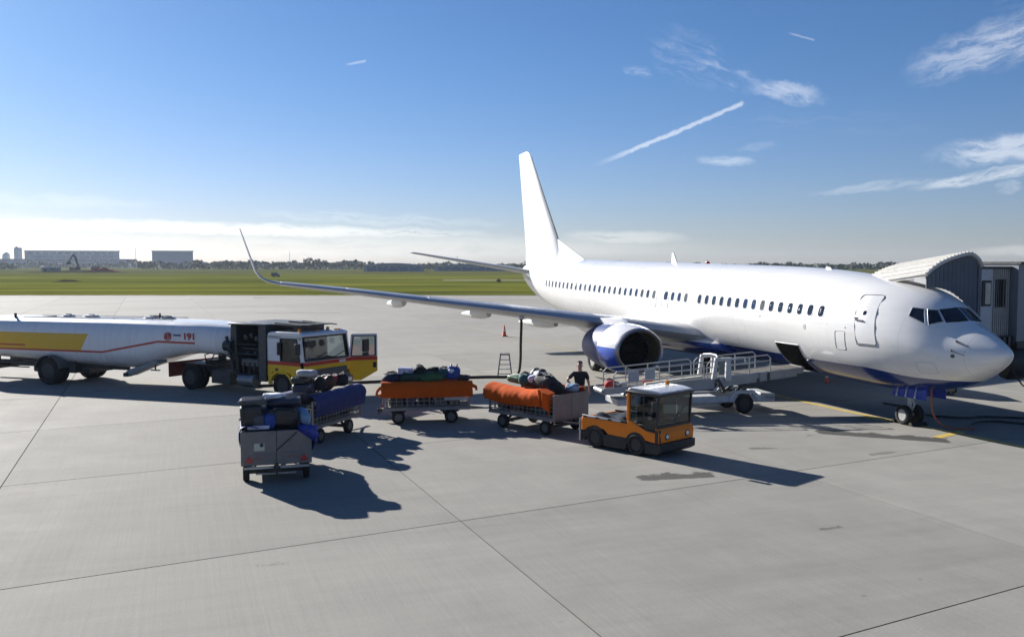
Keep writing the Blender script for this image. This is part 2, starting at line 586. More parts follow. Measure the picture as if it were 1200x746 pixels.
# the strip of slabs cut off along the grass
rest.box(-230, 230, 129.5, 136.95, -0.03, -0.006)
tag(rest.build('outer_slabs', CONCRETE, apron, smooth=False), kind='stuff')


def grass_mat():
    m = bpy.data.materials.new('airfield_grass')
    m.use_nodes = True
    t = NT(m.node_tree)
    b = m.node_tree.nodes['Principled BSDF']
    g = t.n('ShaderNodeNewGeometry')
    P = g.outputs['Position']
    x, y, z = t.sep(P)
    lg = t.m('MULTIPLY', t.m('LOGARITHM', t.m('MAXIMUM', y, 10.0), 2.718), 1.0)
    bands = t.noise(t.comb(t.m('MULTIPLY', x, .006), t.m('MULTIPLY', lg, 6.5)), 1.0, 4, .6)
    patch = t.noise(t.comb(t.m('MULTIPLY', x, .022), t.m('MULTIPLY', lg, 15.0)), 1.0, 5, .65)
    fine = t.noise(t.comb(t.m('MULTIPLY', x, .8), t.m('MULTIPLY', y, .25)), 1.0, 4, .7)
    c = t.mix(t.mr(bands, .38, .62), (0.078, 0.094, 0.013), (0.172, 0.176, 0.030))
    c = t.mix(t.mr(patch, .48, .66, 0, .8), c, (0.040, 0.048, 0.014))
    c = t.mix(t.mr(y, 330, 520, 0, .75), c, (0.058, 0.062, 0.026))
    c = t.mix(t.mr(fine, .4, .75, 0, .45), c, (0.11, 0.11, 0.03))
    near = t.mr(y, 141.0, 137.5, 0, .75)
    c = t.mix(near, c, (0.10, 0.085, 0.035))
    t.l(c, b.inputs['Base Color'])
    b.inputs['Roughness'].default_value = 1.0
    b.inputs['Specular IOR Level'].default_value = 0.0
    return m


GRASS = grass_mat()
gm = MB()
ys = [137.0, 142, 150, 165, 190, 230, 300, 420, 600, 900, 1500, 3000, 6000, 12000]
gv, gf = [], []
for yy in ys:
    for q in range(9):
        gv.append(((q - 4) / 4 * 12000.0, yy, -0.02 if yy > 137 else -0.03))
for i in range(len(ys) - 1):
    for q in range(8):
        gf.append((i * 9 + q, i * 9 + q + 1, (i + 1) * 9 + q + 1, (i + 1) * 9 + q))
gm.add(gv, gf)
tag(gm.build('grass_field', GRASS, smooth=False), kind='structure')
# land beside and behind the apron, so that the ground reaches the horizon all round
tag(MB().box(-12000, 12000, -9000, 136.9, -0.60, -0.43).build('ground', GRASS, smooth=False), kind='structure')
tw = MB().add([(-20, 262, .0), (420, 268, .0), (420, 276, .0), (-20, 270, .0)], [(0, 1, 2, 3)])
tag(tw.build('taxiway', CONCRETE, smooth=False), kind='structure')
tw = MB().add([(-700, 505, .0), (30, 430, .0), (30, 442, .0), (-700, 520, .0)], [(0, 1, 2, 3)])
tag(tw.build('perimeter_road', M('worn_earth_track', (0.085, 0.085, 0.045), 1, 0, .2, .1, spec=0), smooth=False), kind='structure')
edge = MB()
for q in range(140):
    xa = -150 + q * 2.2
    edge.add([(xa, 136.6, -0.004), (xa + 2.2, 136.6, -0.004), (xa + 2.2, 137.0 + .5 * random.random(), .05 + .05 * random.random()), (xa, 137.0 + .5 * random.random(), .05 + .05 * random.random())], [(0, 1, 2, 3)])
tag(edge.build('grass_verge', M('dry_verge_grass', (0.09, 0.075, 0.035), .95, 0, .4, .4), smooth=False), kind='stuff')

# painted guide lines
LINE_Y = M('yellow_line_paint', (0.52, 0.37, 0.06), .7, 0, .25, 6, dirt=.6, dirt_rgb=(0.3, 0.28, 0.25))


def ribbon(name, pts, wid, mat, z=0.004):
    mb = MB()
    vs = []
    for i, p in enumerate(pts):
        a, c = pts[max(i - 1, 0)], pts[min(i + 1, len(pts) - 1)]
        L = math.hypot(c[0] - a[0], c[1] - a[1])
        nx, ny = -(c[1] - a[1]) / L * wid / 2, (c[0] - a[0]) / L * wid / 2
        vs += [(p[0] - nx, p[1] - ny, z), (p[0] + nx, p[1] + ny, z)]
    mb.add(vs, [(2 * i, 2 * i + 1, 2 * i + 3, 2 * i + 2) for i in range(len(pts) - 1)])
    return mb.build(name, mat, apron, smooth=False)


ribbon('guide_line', [(8.1, 38.2), (9.2, 34.0), (10.05, 31.4), (10.7, 29.6), (11.35, 28.0), (11.98, 26.6), (12.6, 25.2), (13.3, 23.4), (14.2, 20.5), (14.9, 17.0)], .22, LINE_Y)
ribbon('guide_line', [(10.9, 28.35), (11.45, 27.55)], .42, LINE_Y, .006)
ribbon('guide_line', [(11.6, 24.85), (12.75, 25.75)], .26, LINE_Y, .006)
ribbon('guide_line', [(-6.5, 78.0), (-1.5, 63.5), (2.0, 54.1), (3.3, 49.4), (3.9, 47.4), (4.6, 43.5)], .13, M('faded_line_paint', (0.30, 0.25, 0.13), .8, 0, .3, 3, dirt=.7, dirt_rgb=(0.24, 0.23, 0.2)))
# ------------------------------------------------------------------ airliner (local frame: x aft from the nose, y to starboard, z up)
NOSE, AFT = (12.990, 23.584), (-0.33019, 0.94391)
STB = (-AFT[1], AFT[0])
AC_RZ = 109.2806


def ac2w(x, y, z=0.0):
    return (NOSE[0] + AFT[0] * x + STB[0] * y, NOSE[1] + AFT[1] * x + STB[1] * y, z)


TOP = [(.14, 2.37), (.19, 2.47), (.3, 2.57), (.45, 2.66), (.7, 2.80), (1.0, 2.955), (1.45, 3.16), (1.75, 3.40), (2.25, 3.75), (2.7, 3.95), (3.3, 4.11), (4, 4.23), (5, 4.36), (6.2, 4.48), (8, 4.60),
       (11.4, 4.69), (20, 4.83), (27.5, 4.96), (31, 4.99), (34, 4.93), (36.4, 4.66), (37.05, 4.42)]
BOT = [(.14, 2.37), (.19, 2.25), (.32, 2.08), (.75, 1.77), (1.33, 1.47), (1.9, 1.29), (3, 1.08), (4.1, 1.00), (5.3, 1.01), (6.6, 1.05), (8.3, 1.11), (12, 1.20), (20, 1.34), (24, 1.46), (27, 1.72), (30, 2.12),
       (32.5, 2.52), (34.5, 3.05), (36.4, 3.72), (37.05, 4.05)]
WID = [(.14, 0.0), (.19, .15), (.3, .29), (.45, .42), (.7, .60), (1, .79), (1.5, 1.06), (2, 1.30), (2.5, 1.47), (3, 1.61), (4, 1.78), (5, 1.85), (6.2, 1.88), (24, 1.88), (27, 1.77), (30, 1.48), (33, 1.06), (35, .68),
       (36.4, .34), (37.05, .15)]


def fus(x):
    t, b, w = interp(TOP, x), interp(BOT, x), interp(WID, x)
    return (t + b) / 2, max((t - b) / 2, 1e-3), max(w, 1e-3)


PUPT = [(.1, 1.85), (1.8, 1.74), (2.6, 1.9), (3.8, 2.22)]      # the upper lobe: narrow over the flight deck, fuller along the cabin


def pup(x):
    return interp(PUPT, x)


def fus_y(x, z, off=0.0):
    zc, h, w = fus(x)
    q = min(1.0, abs((z - zc) / (h + off)))
    e = pup(x) if z > zc else 2.0
    return (w + off) * max(0.0, 1 - q ** e) ** (1 / e)


def fus_pt(x, a, off=0.0):
    """point at station x, angle a up from starboard horizontal"""
    zc, h, w = fus(x)
    e = 2 / (pup(x) if sin(a) > 0 else 2.0)
    return (x, (w + off) * math.copysign(abs(cos(a)) ** e, cos(a)), zc + (h + off) * math.copysign(abs(sin(a)) ** e, sin(a)))


def fus_paint():
    m = bpy.data.materials.new('airliner_paint')
    m.use_nodes = True
    t = NT(m.node_tree)
    b = m.node_tree.nodes['Principled BSDF']
    tc = t.n('ShaderNodeTexCoord')
    x, y, z = t.sep(tc.outputs['Object'])
    # livery: blue belly, its edge rising from the nose and level along the cabin
    edge = t.m('ADD', 1.565, t.m('MULTIPLY', t.mr(x, 2.2, 4.0, 0, 1, True), 0.15))
    edge = t.m('ADD', edge, t.m('MULTIPLY', x, 0.003))
    aft = t.m('MULTIPLY', t.mr(x, 22.0, 27.0, 0, 1), 0.9)
    edge = t.m('SUBTRACT', edge, aft)
    f = t.mr(t.m('SUBTRACT', z, edge), -0.01, 0.01, 1, 0)
    nz = t.noise(tc.outputs['Object'], .8, 5, .6)
    ns = t.noise(t.comb(t.m('MULTIPLY', x, .25), t.m('MULTIPLY', y, 1.2), t.m('MULTIPLY', z, 3.0)), 1.5, 5, .6)
    wht = t.mix(t.mr(ns, .42, .75, 0, .55), (0.77, 0.765, 0.745), (0.64, 0.63, 0.605))
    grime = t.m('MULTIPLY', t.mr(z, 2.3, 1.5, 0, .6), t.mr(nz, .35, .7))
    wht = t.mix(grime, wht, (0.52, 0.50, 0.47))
    # skin panel seams
    sx = t.m('ABSOLUTE', t.m('SUBTRACT', t.m('FRACT', t.m('DIVIDE', x, 2.54)), .5))
    seam = t.mr(sx, .4965, .4985, 0, .34)
    wht = t.mix(seam, wht, (0.35, 0.35, 0.36))
    rad = t.mr(t.m('ABSOLUTE', t.m('SUBTRACT', x, 0.93)), .014, .006, 0, .3)
    wht = t.mix(rad, wht, (0.4, 0.4, 0.42))
    t.l(t.mix(f, wht, (0.007, 0.027, 0.165)), b.inputs['Base Color'])
    t.l(t.m('SUBTRACT', t.mr(nz, .3, .7, .24, .36), t.m('MULTIPLY', f, .1)), b.inputs['Roughness'])
    b.inputs['Coat Weight'].default_value = .5
    b.inputs['Coat Roughness'].default_value = .08
    bn = t.n('ShaderNodeBump')
    bn.inputs['Strength'].default_value = .06
    bn.inputs['Distance'].default_value = .03
    t.l(t.noise(t.comb(t.m('MULTIPLY', x, 1.0), t.m('MULTIPLY', y, 1.4), t.m('MULTIPLY', z, 1.4)), 1.1, 2), bn.inputs['Height'])
    t.l(bn.outputs[0], b.inputs['Normal'])
    return m


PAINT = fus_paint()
SEAM = M('panel_gap', (0.10, 0.10, 0.105), .7)
BARE = M('bare_aluminium', (0.55, 0.56, 0.58), .28, .9, .1, 4)
SLAT = M('slat_metal', (.50, .51, .53), .38, .6, .06, 1.0)
WINGG = M('wing_grey_paint', (0.42, 0.43, 0.44), .35, .1, .1, 1.2, coat=.2, dirt=.2, dirt_rgb=(.25, .25, .26))

jet = thing('airliner', 'large white twin-engine airliner with blue belly parked at the jet bridge', 'airliner', (NOSE[0], NOSE[1], 0), AC_RZ)

st = [.1405, .145, .155, .17, .19, .22, .26, .3, .37, .45, .6, .8, 1.0, 1.2, 1.4, 1.55, 1.7, 1.9, 2.1, 2.3, 2.5, 2.8, 3.1, 3.5, 4, 4.5, 5, 5.6, 6.2, 7, 8, 9, 10, 11.4, 13, 15, 17, 20, 22, 24, 25, 26, 27, 28, 29, 30, 31, 32, 33, 34, 35, 35.8, 36.4, 36.8, 37.05]
NSEG = 72
f = MB()
f.loft([[fus_pt(x, 2 * pi * k / NSEG) for k in range(NSEG)] for x in st])
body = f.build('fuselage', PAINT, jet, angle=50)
# the open forward hold: cut the door opening and line it
HOLD = dict(x0=6.62, x1=7.85, z0=1.24, z1=2.13)
cut = MB().box(HOLD['x0'], HOLD['x1'], .35, 3.0, HOLD['z0'], HOLD['z1']).build('hold_cut', PAINT, jet)
md = body.modifiers.new('cut', 'BOOLEAN')
md.operation = 'DIFFERENCE'
md.solver = 'EXACT'
md.object = cut
dg = bpy.context.evaluated_depsgraph_get()
me = bpy.data.meshes.new_from_object(body.evaluated_get(dg))
body.modifiers.clear()
body.data = me
cm = cut.data
bpy.data.objects.remove(cut)
bpy.data.meshes.remove(cm)
HOLDM = M('hold_painted_shade', (0.035, 0.033, 0.030), .7, 0, .4, 5, dirt=.5, dirt_rgb=(.12, .11, .09))  # near-black colour stands for the darkness inside the opening
me.materials.clear()
me.materials.append(PAINT)
me.materials.append(HOLDM)
for p in me.polygons:
    c = p.center
    p.material_index = 1 if (HOLD['x0'] - .01 <= c.x <= HOLD['x1'] + .01 and .3 < c.y < fus_y(c.x, c.z) - .04 and HOLD['z0'] - .01 < c.z < HOLD['z1'] + .01) else 0
    p.use_smooth = True
me.set_sharp_from_angle(angle=R(40))
d = MB()
d.box(6.66, 7.81, .40, .46, 1.27, 2.10)
for q in range(5):
    d.bar((6.72 + q * .22, .6, 1.27), (6.86 + q * .22, .6, 2.1), .03)
    d.bar((6.86 + q * .22, .62, 1.27), (6.72 + q * .22, .62, 2.1), .03)
d.build('hold_net', HOLDM, jet)
d = MB()
d.prism([(6.66, 2.06), (7.81, 2.06), (7.81, 2.10), (6.66, 2.10)], .5, 1.45, 'xz')
d.build('cargo_door', M('door_inner_skin', (.12, .12, .11), .6, 0, .3, 6), jet)
fr = MB()
for (xa, za, xb, zb) in ((6.60, 1.23, 6.60, 2.15), (7.87, 1.23, 7.87, 2.15), (6.60, 2.15, 7.87, 2.15)):
    pts = []
    for q in range(7):
        xx, zz = xa + (xb - xa) * q / 6, za + (zb - za) * q / 6
        pts.append((xx, fus_y(xx, zz) + .004, zz))
    fr.tube(pts, .014, 6)
fr.build('hold_frame', M('hold_frame_grey', (.3, .3, .3), .5), jet)


def surf_patch(mb, outline, off, nx=5, nz=6, mirror=False):
    """quad patch lying on the fuselage skin; outline = 4 corners (x, z) counter-clockwise, with thickness off"""
    (ax, az), (bx, bz), (cx, cz), (dx_, dz_) = outline
    s = -1 if mirror else 1
    outer, inner = [], []
    for i in range(nz + 1):
        v = i / nz
        for j in range(nx + 1):
            u = j / nx
            x = (ax * (1 - u) + bx * u) * (1 - v) + (dx_ * (1 - u) + cx * u) * v
            z = (az * (1 - u) + bz * u) * (1 - v) + (dz_ * (1 - u) + cz * u) * v
            outer.append((x, s * (fus_y(x, z) + off), z))
            inner.append((x, s * (fus_y(x, z) - .02), z))
    n = nx + 1
    fs = []
    N = len(outer)
    for i in range(nz):
        for j in range(nx):
            a = i * n + j
            fs.append((a, a + 1, a + n + 1, a + n))
            fs.append((N + a, N + a + n, N + a + n + 1, N + a + 1))
    rim = [j for j in range(n)] + [i * n + nx for i in range(1, nz + 1)] + [nz * n + j for j in range(nx - 1, -1, -1)] + [i * n for i in range(nz - 1, 0, -1)]
    for q in range(len(rim)):
        a, b = rim[q], rim[(q + 1) % len(rim)]
        fs.append((a, N + a, N + b, b))
    mb.add(outer + inner, fs)


def surf_oval(mb, xc, zc, w, h, off, n=14, power=3.2, mirror=False, lean=0.0):
    s = -1 if mirror else 1
    ring, back = [], []
    for k in range(n):
        a = 2 * pi * k / n
        ca, sa = cos(a), sin(a)
        px = xc + math.copysign(abs(ca) ** (2 / power), ca) * w / 2 + lean * math.copysign(abs(sa) ** (2 / power), sa)
        pz = zc + math.copysign(abs(sa) ** (2 / power), sa) * h / 2
        ring.append((px, s * (fus_y(px, pz) + off), pz))
        back.append((px, s * (fus_y(px, pz) - .03), pz))
    mb.loft([back, ring])


# cabin windows: each with its own pane and surround
WX = [(0, 5.46), (10, 10.5), (19, 15.12), (34, 23.25), (44, 29.1)]


def win_x(n):
    return interp(WX, n)


PANES = [DGLASS, M('window_blind_half', (.05, .055, .06), .1, 0, .3, 20), M('window_blue_pane', (.02, .03, .075), .06, 0, .2), M('window_grey_pane', (.09, .095, .09), .15, 0, .2)]
SURR = M('window_surround', (.55, .55, .56), .4)
rw = random.Random(4)
for n in range(45):
    if n in (15, 20):
        continue
    x = win_x(n)
    z = 3.29 + .0165 * (x - 5.42)
    mb = MB()
    surf_oval(mb, x, z, .30, .40, .004)
    w = mb.build('cabin_window', SURR, jet)
    mb = MB()
    surf_oval(mb, x, z, .235, .335, .007)
    mb.build('pane', PANES[rw.choices((0, 1, 2, 3), (6, 2, 2, 1))[0]], w)

# doors on the starboard side
GAPM = M('door_seal_grey', (.23, .23, .24), .6)


def door_outline(mb, x0, x1, z0, z1, lean=0.0, r=.011, rc=.1):
    pts = []
    for (cx, cz, a0) in ((x1 - rc, z1 - rc, 0), (x0 + rc, z1 - rc, 90), (x0 + rc, z0 + rc, 180), (x1 - rc, z0 + rc, 270)):
        for q in range(5):
            a = R(a0 + q * 22.5)
            pts.append((cx + rc * cos(a), cz + rc * sin(a)))
    pts.append(pts[0])
    out = []
    for (a, b) in zip(pts, pts[1:]):
        for q in range(3):
            x, z = a[0] + (b[0] - a[0]) * q / 3, a[1] + (b[1] - a[1]) * q / 3
            x += lean * (z - z0) / (z1 - z0)
            out.append((x, fus_y(x, z) + .004, z))
    out.append(out[0])
    mb.tube(out, r, 6)


dr = MB()
surf_patch(dr, [(3.20, 2.43), (3.87, 2.43), (4.16, 3.82), (3.49, 3.82)], .005, 5, 12)
door = dr.build('service_door', WHITE, jet)
g = MB()
door_outline(g, 3.18, 3.88, 2.41, 3.83, .29, .014)
g.build('door_seal', GAPM, door)
g = MB()
surf_oval(g, 3.74, 3.32, .10, .12, .010)
g.build('door_window', DGLASS, door)
g = MB()
g.bar((3.98, fus_y(3.98, 3.11) + .014, 3.11), (3.72, fus_y(3.72, 3.09) + .014, 3.09), .05, .04)
g.bar((4.04, fus_y(4.04, 3.17) + .014, 3.16), (3.94, fus_y(3.94, 3.17) + .014, 3.17), .03, .03)
g.build('door_handle', SEAM, door)
g = MB()
surf_patch(g, [(3.20, 2.39), (3.88, 2.39), (3.88, 2.44), (3.20, 2.44)], .014, 4, 1)
g.build('door_sill', M('scuffed_sill', (.22, .22, .23), .5, .4, .2, 8), door)
for x in (15.17, 16.17):
    g = MB()
    surf_patch(g, [(x - .25, 2.98), (x + .25, 2.98), (x + .25, 3.92), (x - .25, 3.92)], .002)
    e = g.build('overwing_exit', WHITE, jet)
    g = MB()
    door_outline(g, x - .26, x + .26, 2.96, 3.94, 0, .007, .12)
    g.build('door_seal', M('faint_seal', (.5, .49, .48), .6), e)
# pane of the aft overwing hatch sits in front of the hatch skin
for x in (15.17, 16.17):
    z = 3.29 + .0165 * (x - 5.42)
    g = MB()
    surf_oval(g, x, z, .235, .335, .012)
    g.build('hatch_pane', DGLASS if x < 15.5 else PANES[3], jet)

# flight deck windows, on both sides
SIDEW = ([(1.74, .665, 3.155), (1.95, .98, 3.06), (2.22, .775, 3.48), (2.045, .575, 3.48)], [(2.02, 1.02, 3.08), (2.49, 1.16, 3.28), (2.55, .98, 3.51), (2.285, .815, 3.49)])
def on_skin(x, y, z, off):
    """push a point out (or in) on to the fuselage skin at its own station"""
    zc, h, w = fus(x)
    e = pup(x) if z > zc else 2.0
    k = (abs(y / w) ** e + abs((z - zc) / h) ** e) ** (-1 / e)
    yy, zz = y * k, zc + (z - zc) * k
    L_ = math.hypot(yy, zz - zc)
    return (x - off * .35, yy + off * yy / L_, zz + off * (zz - zc) / L_)


def skin_pane(mb, q, off, mir, n=5):
    s = -1 if mir else 1
    outer, inner = [], []
    for i in range(n + 1):
        v = i / n
        for j in range(n + 1):
            u = j / n
            p = [(q[0][k] * (1 - u) + q[1][k] * u) * (1 - v) + (q[3][k] * (1 - u) + q[2][k] * u) * v for k in range(3)]
            o_, i_ = on_skin(*p, off), on_skin(*p, -.025)
            outer.append((o_[0], s * o_[1], o_[2]))
            inner.append((i_[0], s * i_[1], i_[2]))
    m_, N = n + 1, len(outer)
    fs = []
    for i in range(n):
        for j in range(n):
            a = i * m_ + j
            fs.append((a, a + 1, a + m_ + 1, a + m_))
            fs.append((N + a, N + a + m_, N + a + m_ + 1, N + a + 1))
    rim = list(range(m_)) + [i * m_ + n for i in range(1, n + 1)] + [n * m_ + j for j in range(n - 1, -1, -1)] + [i * m_ for i in range(n - 1, 0, -1)]
    for k in range(len(rim)):
        fs.append((rim[k], N + rim[k], N + rim[(k + 1) % len(rim)], rim[(k + 1) % len(rim)]))
    mb.add(outer + inner, fs)


def pane_frame(q, mir, r, name, mat, parent):
    s = -1 if mir else 1
    pts = []
    ring = list(q) + [q[0]]
    for p, r_ in zip(ring, ring[1:]):
        for k in range(5):
            o_ = on_skin(*[p[i] + (r_[i] - p[i]) * k / 5 for i in range(3)], .004)
            pts.append((o_[0], s * o_[1], o_[2]))
    pts.append(pts[0])
    fr = MB()
    fr.tube(pts, r, 6)
    fr.build(name, mat, parent)


WFRAME = M('window_frame_grey', (.50, .51, .52), .35, .4)
for mir in (False, True):
    for q in SIDEW:
        mb = MB()
        skin_pane(mb, q, .006, mir)
        w = mb.build('flight_deck_window', DGLASS, jet)
        pane_frame(q, mir, .016, 'window_frame', WFRAME, w)


def front_x(y, z):
    """station where the nose skin passes through height z at offset y"""
    lo, hi = .16, 4.0
    for _ in range(40):
        mid = (lo + hi) / 2
        zc, h, w = fus(mid)
        e = pup(mid) if z > zc else 2.0
        inside = abs(y / w) ** e + abs((z - zc) / h) ** e < 1
        if inside:
            hi = mid
        else:
            lo = mid
    return hi


for s in (1, -1):
    q = [(front_x(.018, 3.185), .018, 3.185), (front_x(.625, 3.14), .625, 3.14), (front_x(.53, 3.48), .53, 3.48), (front_x(.018, 3.54), .018, 3.54)]
    mb = MB()
    outer, inner = [], []
    NX = 6
    for i in range(NX + 1):
        v = i / NX
        for j in range(NX + 1):
            u = j / NX
            y, z = [(q[0][k] * (1 - u) + q[1][k] * u) * (1 - v) + (q[3][k] * (1 - u) + q[2][k] * u) * v for k in (1, 2)]
            x = front_x(y, z)
            outer.append((x - .007, s * y * 1.003, z + .004))
            inner.append((x + .03, s * y, z - .02))
    n, N = NX + 1, len(outer)
    fs = []
    for i in range(NX):
        for j in range(NX):
            a = i * n + j
            fs.append((a, a + 1, a + n + 1, a + n))
            fs.append((N + a, N + a + n, N + a + n + 1, N + a + 1))
    rim = list(range(n)) + [i * n + NX for i in range(1, NX + 1)] + [NX * n + j for j in range(NX - 1, -1, -1)] + [i * n for i in range(NX - 1, 0, -1)]
    for k in range(len(rim)):
        fs.append((rim[k], N + rim[k], N + rim[(k + 1) % len(rim)], rim[(k + 1) % len(rim)]))
    mb.add(outer + inner, fs)
    w = mb.build('windscreen', DGLASS, jet)
    wb = MB()
    wb.tube([(front_x(.15, 3.19) - .02, s * .15, 3.195), (front_x(.5, 3.2) - .025, s * .5, 3.21)], .012, 6)
    wb.build('wiper', BLACK, w)

# probes, static port, small hatches, lights, aerials
for (x, z) in ((1.14, 2.66), (1.16, 2.42)):
    y = fus_y(x, z)
    p = MB()
    p.bar((x + .1, y + .02, z + .02), (x - .02, y + .10, z), .03, .05)
    p.tube([(x - .02, y + .10, z), (x - .36, y + .02, z - .09)], .011, 6)
    p.build('pitot_probe', DARK, jet)
p = MB()
surf_oval(p, 1.17, 2.28, .10, .10, .006, 12, 2)
p.build('static_port', SEAM, jet)
for (x, z, w, h) in ((6.15, 2.77, .13, .16), (8.55, 2.97, .07, .07), (4.35, 2.86, .05, .05)):
    p = MB()
    surf_oval(p, x, z, w, h, .004, 12, 3)
    p.build('access_hatch', M('hatch_grey', (.42, .41, .40), .6), jet)
for (x0, x1, z0, z1) in ((4.35, 4.75, 2.2, 2.75), (1.6, 2.1, 1.75, 2.05)):
    p = MB()
    door_outline(p, x0, x1, z0, z1, 0, .005, .05)
    p.build('access_panel', M('faint_seal', (.5, .49, .48), .6), jet)
p = MB()
p.prism([(17.5, interp(TOP, 17.6) - .02), (18.0, interp(TOP, 18.0) - .02), (17.95, interp(TOP, 18) + .42), (17.8, interp(TOP, 18) + .42)], -.02, .02, 'xz')
p.build('blade_aerial', WHITE, jet)
p = MB()
p.lathe([(0, .09), (.05, .09), (.11, .05), (.12, .01)], (15.0, 0, interp(TOP, 15) - .02), (0, 0, 1), 14)
p.build('beacon', REDLENS, jet)
p = MB()
p.prism([(7.2, interp(TOP, 7.2) - .01), (7.55, interp(TOP, 7.5) - .01), (7.5, interp(TOP, 7.5) + .07), (7.3, interp(TOP, 7.3) + .06)], -.03, .03, 'xz')
p.build('aerial_fairing', WHITE, jet)
p = MB()
p.prism([(13.3, 1.24), (13.65, 1.24), (13.75, .92), (13.55, .92)], -.02, .02, 'xz')
p.build('drain_mast', GREY, jet)


# ---- wings
def airfoil(n=10):
    up, lo = [], []
    for i in range(n + 1):
        c = (1 - cos(pi * i / n)) / 2
        t = 5 * (.2969 * math.sqrt(c) - .126 * c - .3516 * c * c + .2843 * c**3 - .1036 * c**4)
        up.append((c, t * 1.0 + .02 * sin(pi * c)))
        lo.append((c, -t * .85 + .02 * sin(pi * c)))
    return up + lo[-2:0:-1]


AF = airfoil()


def section(lx, y, z, chord, thick, phi, s=1, twist=0.0):
    out = []
    for c, t in AF:
        x = lx + c * chord
        q = t * thick * chord - c * chord * twist
        out.append((x, s * (y - q * sin(phi)), z + q * cos(phi)))
    return out


WINGSEC = [(12.3, 1.2, 1.95, 8.2, .125, 0, .03), (12.9, 2.1, 2.06, 7.5, .125, R(6), .03), (14.4, 5.0, 2.46, 5.6, .115, R(6), .02), (15.97, 8.1, 2.87, 4.5, .11, R(6), .01), (17.5, 11.1, 3.25, 3.45, .105, R(6.5), 0),
           (19.05, 14.1, 3.64, 2.4, .105, R(7), 0), (20.35, 16.6, 3.92, 1.62, .105, R(8), 0)]
LETSEC = [(20.35, 16.6, 3.92, 1.62, .105, R(8), 0), (20.62, 17.02, 4.0, 1.45, .09, R(20), 0), (20.9, 17.34, 4.17, 1.28, .085, R(44), 0), (21.25, 17.52, 4.45, 1.12, .08, R(68), 0), (21.95, 17.72, 5.15, .9, .075, R(73), 0), (22.95, 18.03, 6.24, .55, .07, R(73), 0)]
for s in (1, -1):
    mb = MB()
    mb.loft([section(*q[:6], s, q[6]) for q in WINGSEC])
    w = mb.build('wing', WINGG, jet, angle=40)
    # polished leading edge slats, each a piece of its own
    for (i0, i1) in ((2, 3), (3, 4), (4, 5), (5, 6)):
        mb = MB()
        rings = []
        for q in (WINGSEC[i0], WINGSEC[i1]):
            e = .012 if q is WINGSEC[i0] else -.012
            sec = section(*q[:6], s, q[6])
            k = len(AF)
            idx = [k - 3, k - 2, k - 1, 0, 1, 2, 3]
            pts = []
            for j in idx:
                p = Vector(sec[j])
                cc = Vector(q[:3]) + Vector((q[3] * .16, 0, 0))
                dd = (p - Vector((cc.x, p.y, cc.z))).normalized() * .022
                pts.append((p.x + dd.x, p.y + s * e, p.z + dd.z))
            rings.append(pts)
        mb.loft(rings, True)
        mb.build('leading_edge_slat', SLAT, w, angle=60)
    mb = MB()
    mb.loft([section(*q[:6], s, q[6]) for q in (LETSEC if s > 0 else LETSEC[:2])])
    mb.build('winglet', M('winglet_grey', (.36, .37, .39), .35, .2, .08), jet, angle=40)
    for (y, x0, x1, dz) in ((5.9, 17.0, 21.6, -.28), (8.6, 17.6, 21.7, -.22), (11.9, 18.6, 22.1, -.18)):
        zz = 2.06 + (y - 2.1) * .131
        mb = MB()
        rings = []
        for k in range(9):
            u = k / 8
            rr = .23 * math.sqrt(max(.004, sin(pi * (.06 + .94 * u) ** .8))) * (1 - .35 * u)
            xx = x0 + (x1 - x0) * u
            rings.append([(xx, s * (y + rr * .8 * cos(2 * pi * j / 12)), zz + dz - .18 * u + rr * sin(2 * pi * j / 12)) for j in range(12)])
        mb.loft(rings)
        mb.build('flap_track_fairing', M('fairing_white', (.62, .62, .61), .4, 0, .06), jet, angle=50)
    # wing to body fairing
mb = MB()
rings = []
for k in range(15):
    u = k / 14
    x = 11.2 + u * 11.5
    e = math.sqrt(max(0.0, 1 - (2 * u - 1) ** 4))
    hw, lo_, hi_ = 1.2 + .82 * e, 1.45 - .38 * e, 1.5 + .72 * e * (1 - .3 * u)
    rings.append([(x, hw * math.copysign(abs(cos(a)) ** .8, cos(a)), (lo_ + hi_) / 2 + (hi_ - lo_) / 2 * sin(a)) for a in [2 * pi * j / 28 for j in range(28)]])
mb.loft(rings)
mb.build('wing_root_fairing', PAINT, jet, angle=60)

# ---- tail
mb = MB()


def vsec(lx, z, chord, thick):
    return [(lx + c * chord, t * thick * chord * 1.0, z) for c, t in [(c, (5 * (.2969 * math.sqrt(c) - .126 * c - .3516 * c * c + .2843 * c**3 - .1036 * c**4)) * sg) for sg, seq in ((1, range(11)), (-1, range(9, 0, -1))) for c in [(1 - cos(pi * i / 10)) / 2 for i in seq]]]


FINW = M('fin_white_paint', (.74, .74, .725), .32, 0, .012, .3, coat=.3)
mb.loft([vsec(30.3, 4.7, 6.4, .085), vsec(30.85, 5.6, 5.82, .085), vsec(31.35, 6.2, 5.42, .085), vsec(33.6, 8.8, 3.75, .085), vsec(35.7, 11.3, 2.22, .085), vsec(36.05, 11.62, 1.93, .075), vsec(36.4, 11.72, 1.5, .04)])
fin = mb.build('fin', FINW, jet, angle=50)
mb = MB()
mb.loft([[(27.5, .03, 4.93), (27.5, -.03, 4.93), (31.6, -.22, 4.93), (31.6, .22, 4.93)], [(27.62, .015, 5.02), (27.62, -.015, 5.02), (31.6, -.2, 5.1), (31.6, .2, 5.1)], [(31.25, .02, 6.15), (31.25, -.02, 6.15), (32.0, -.12, 6.15), (32.0, .12, 6.15)]])
mb.build('dorsal_fillet', FINW, jet, angle=60)
mb = MB()
mb.tube([(31.32, 0, 6.2), (33.58, 0, 8.8), (35.68, 0, 11.3)], [.045, .04, .03], 8)
mb.build('leading_edge', M('dark_edge_strip', (.10, .10, .11), .4, .5), fin)
mb = MB()
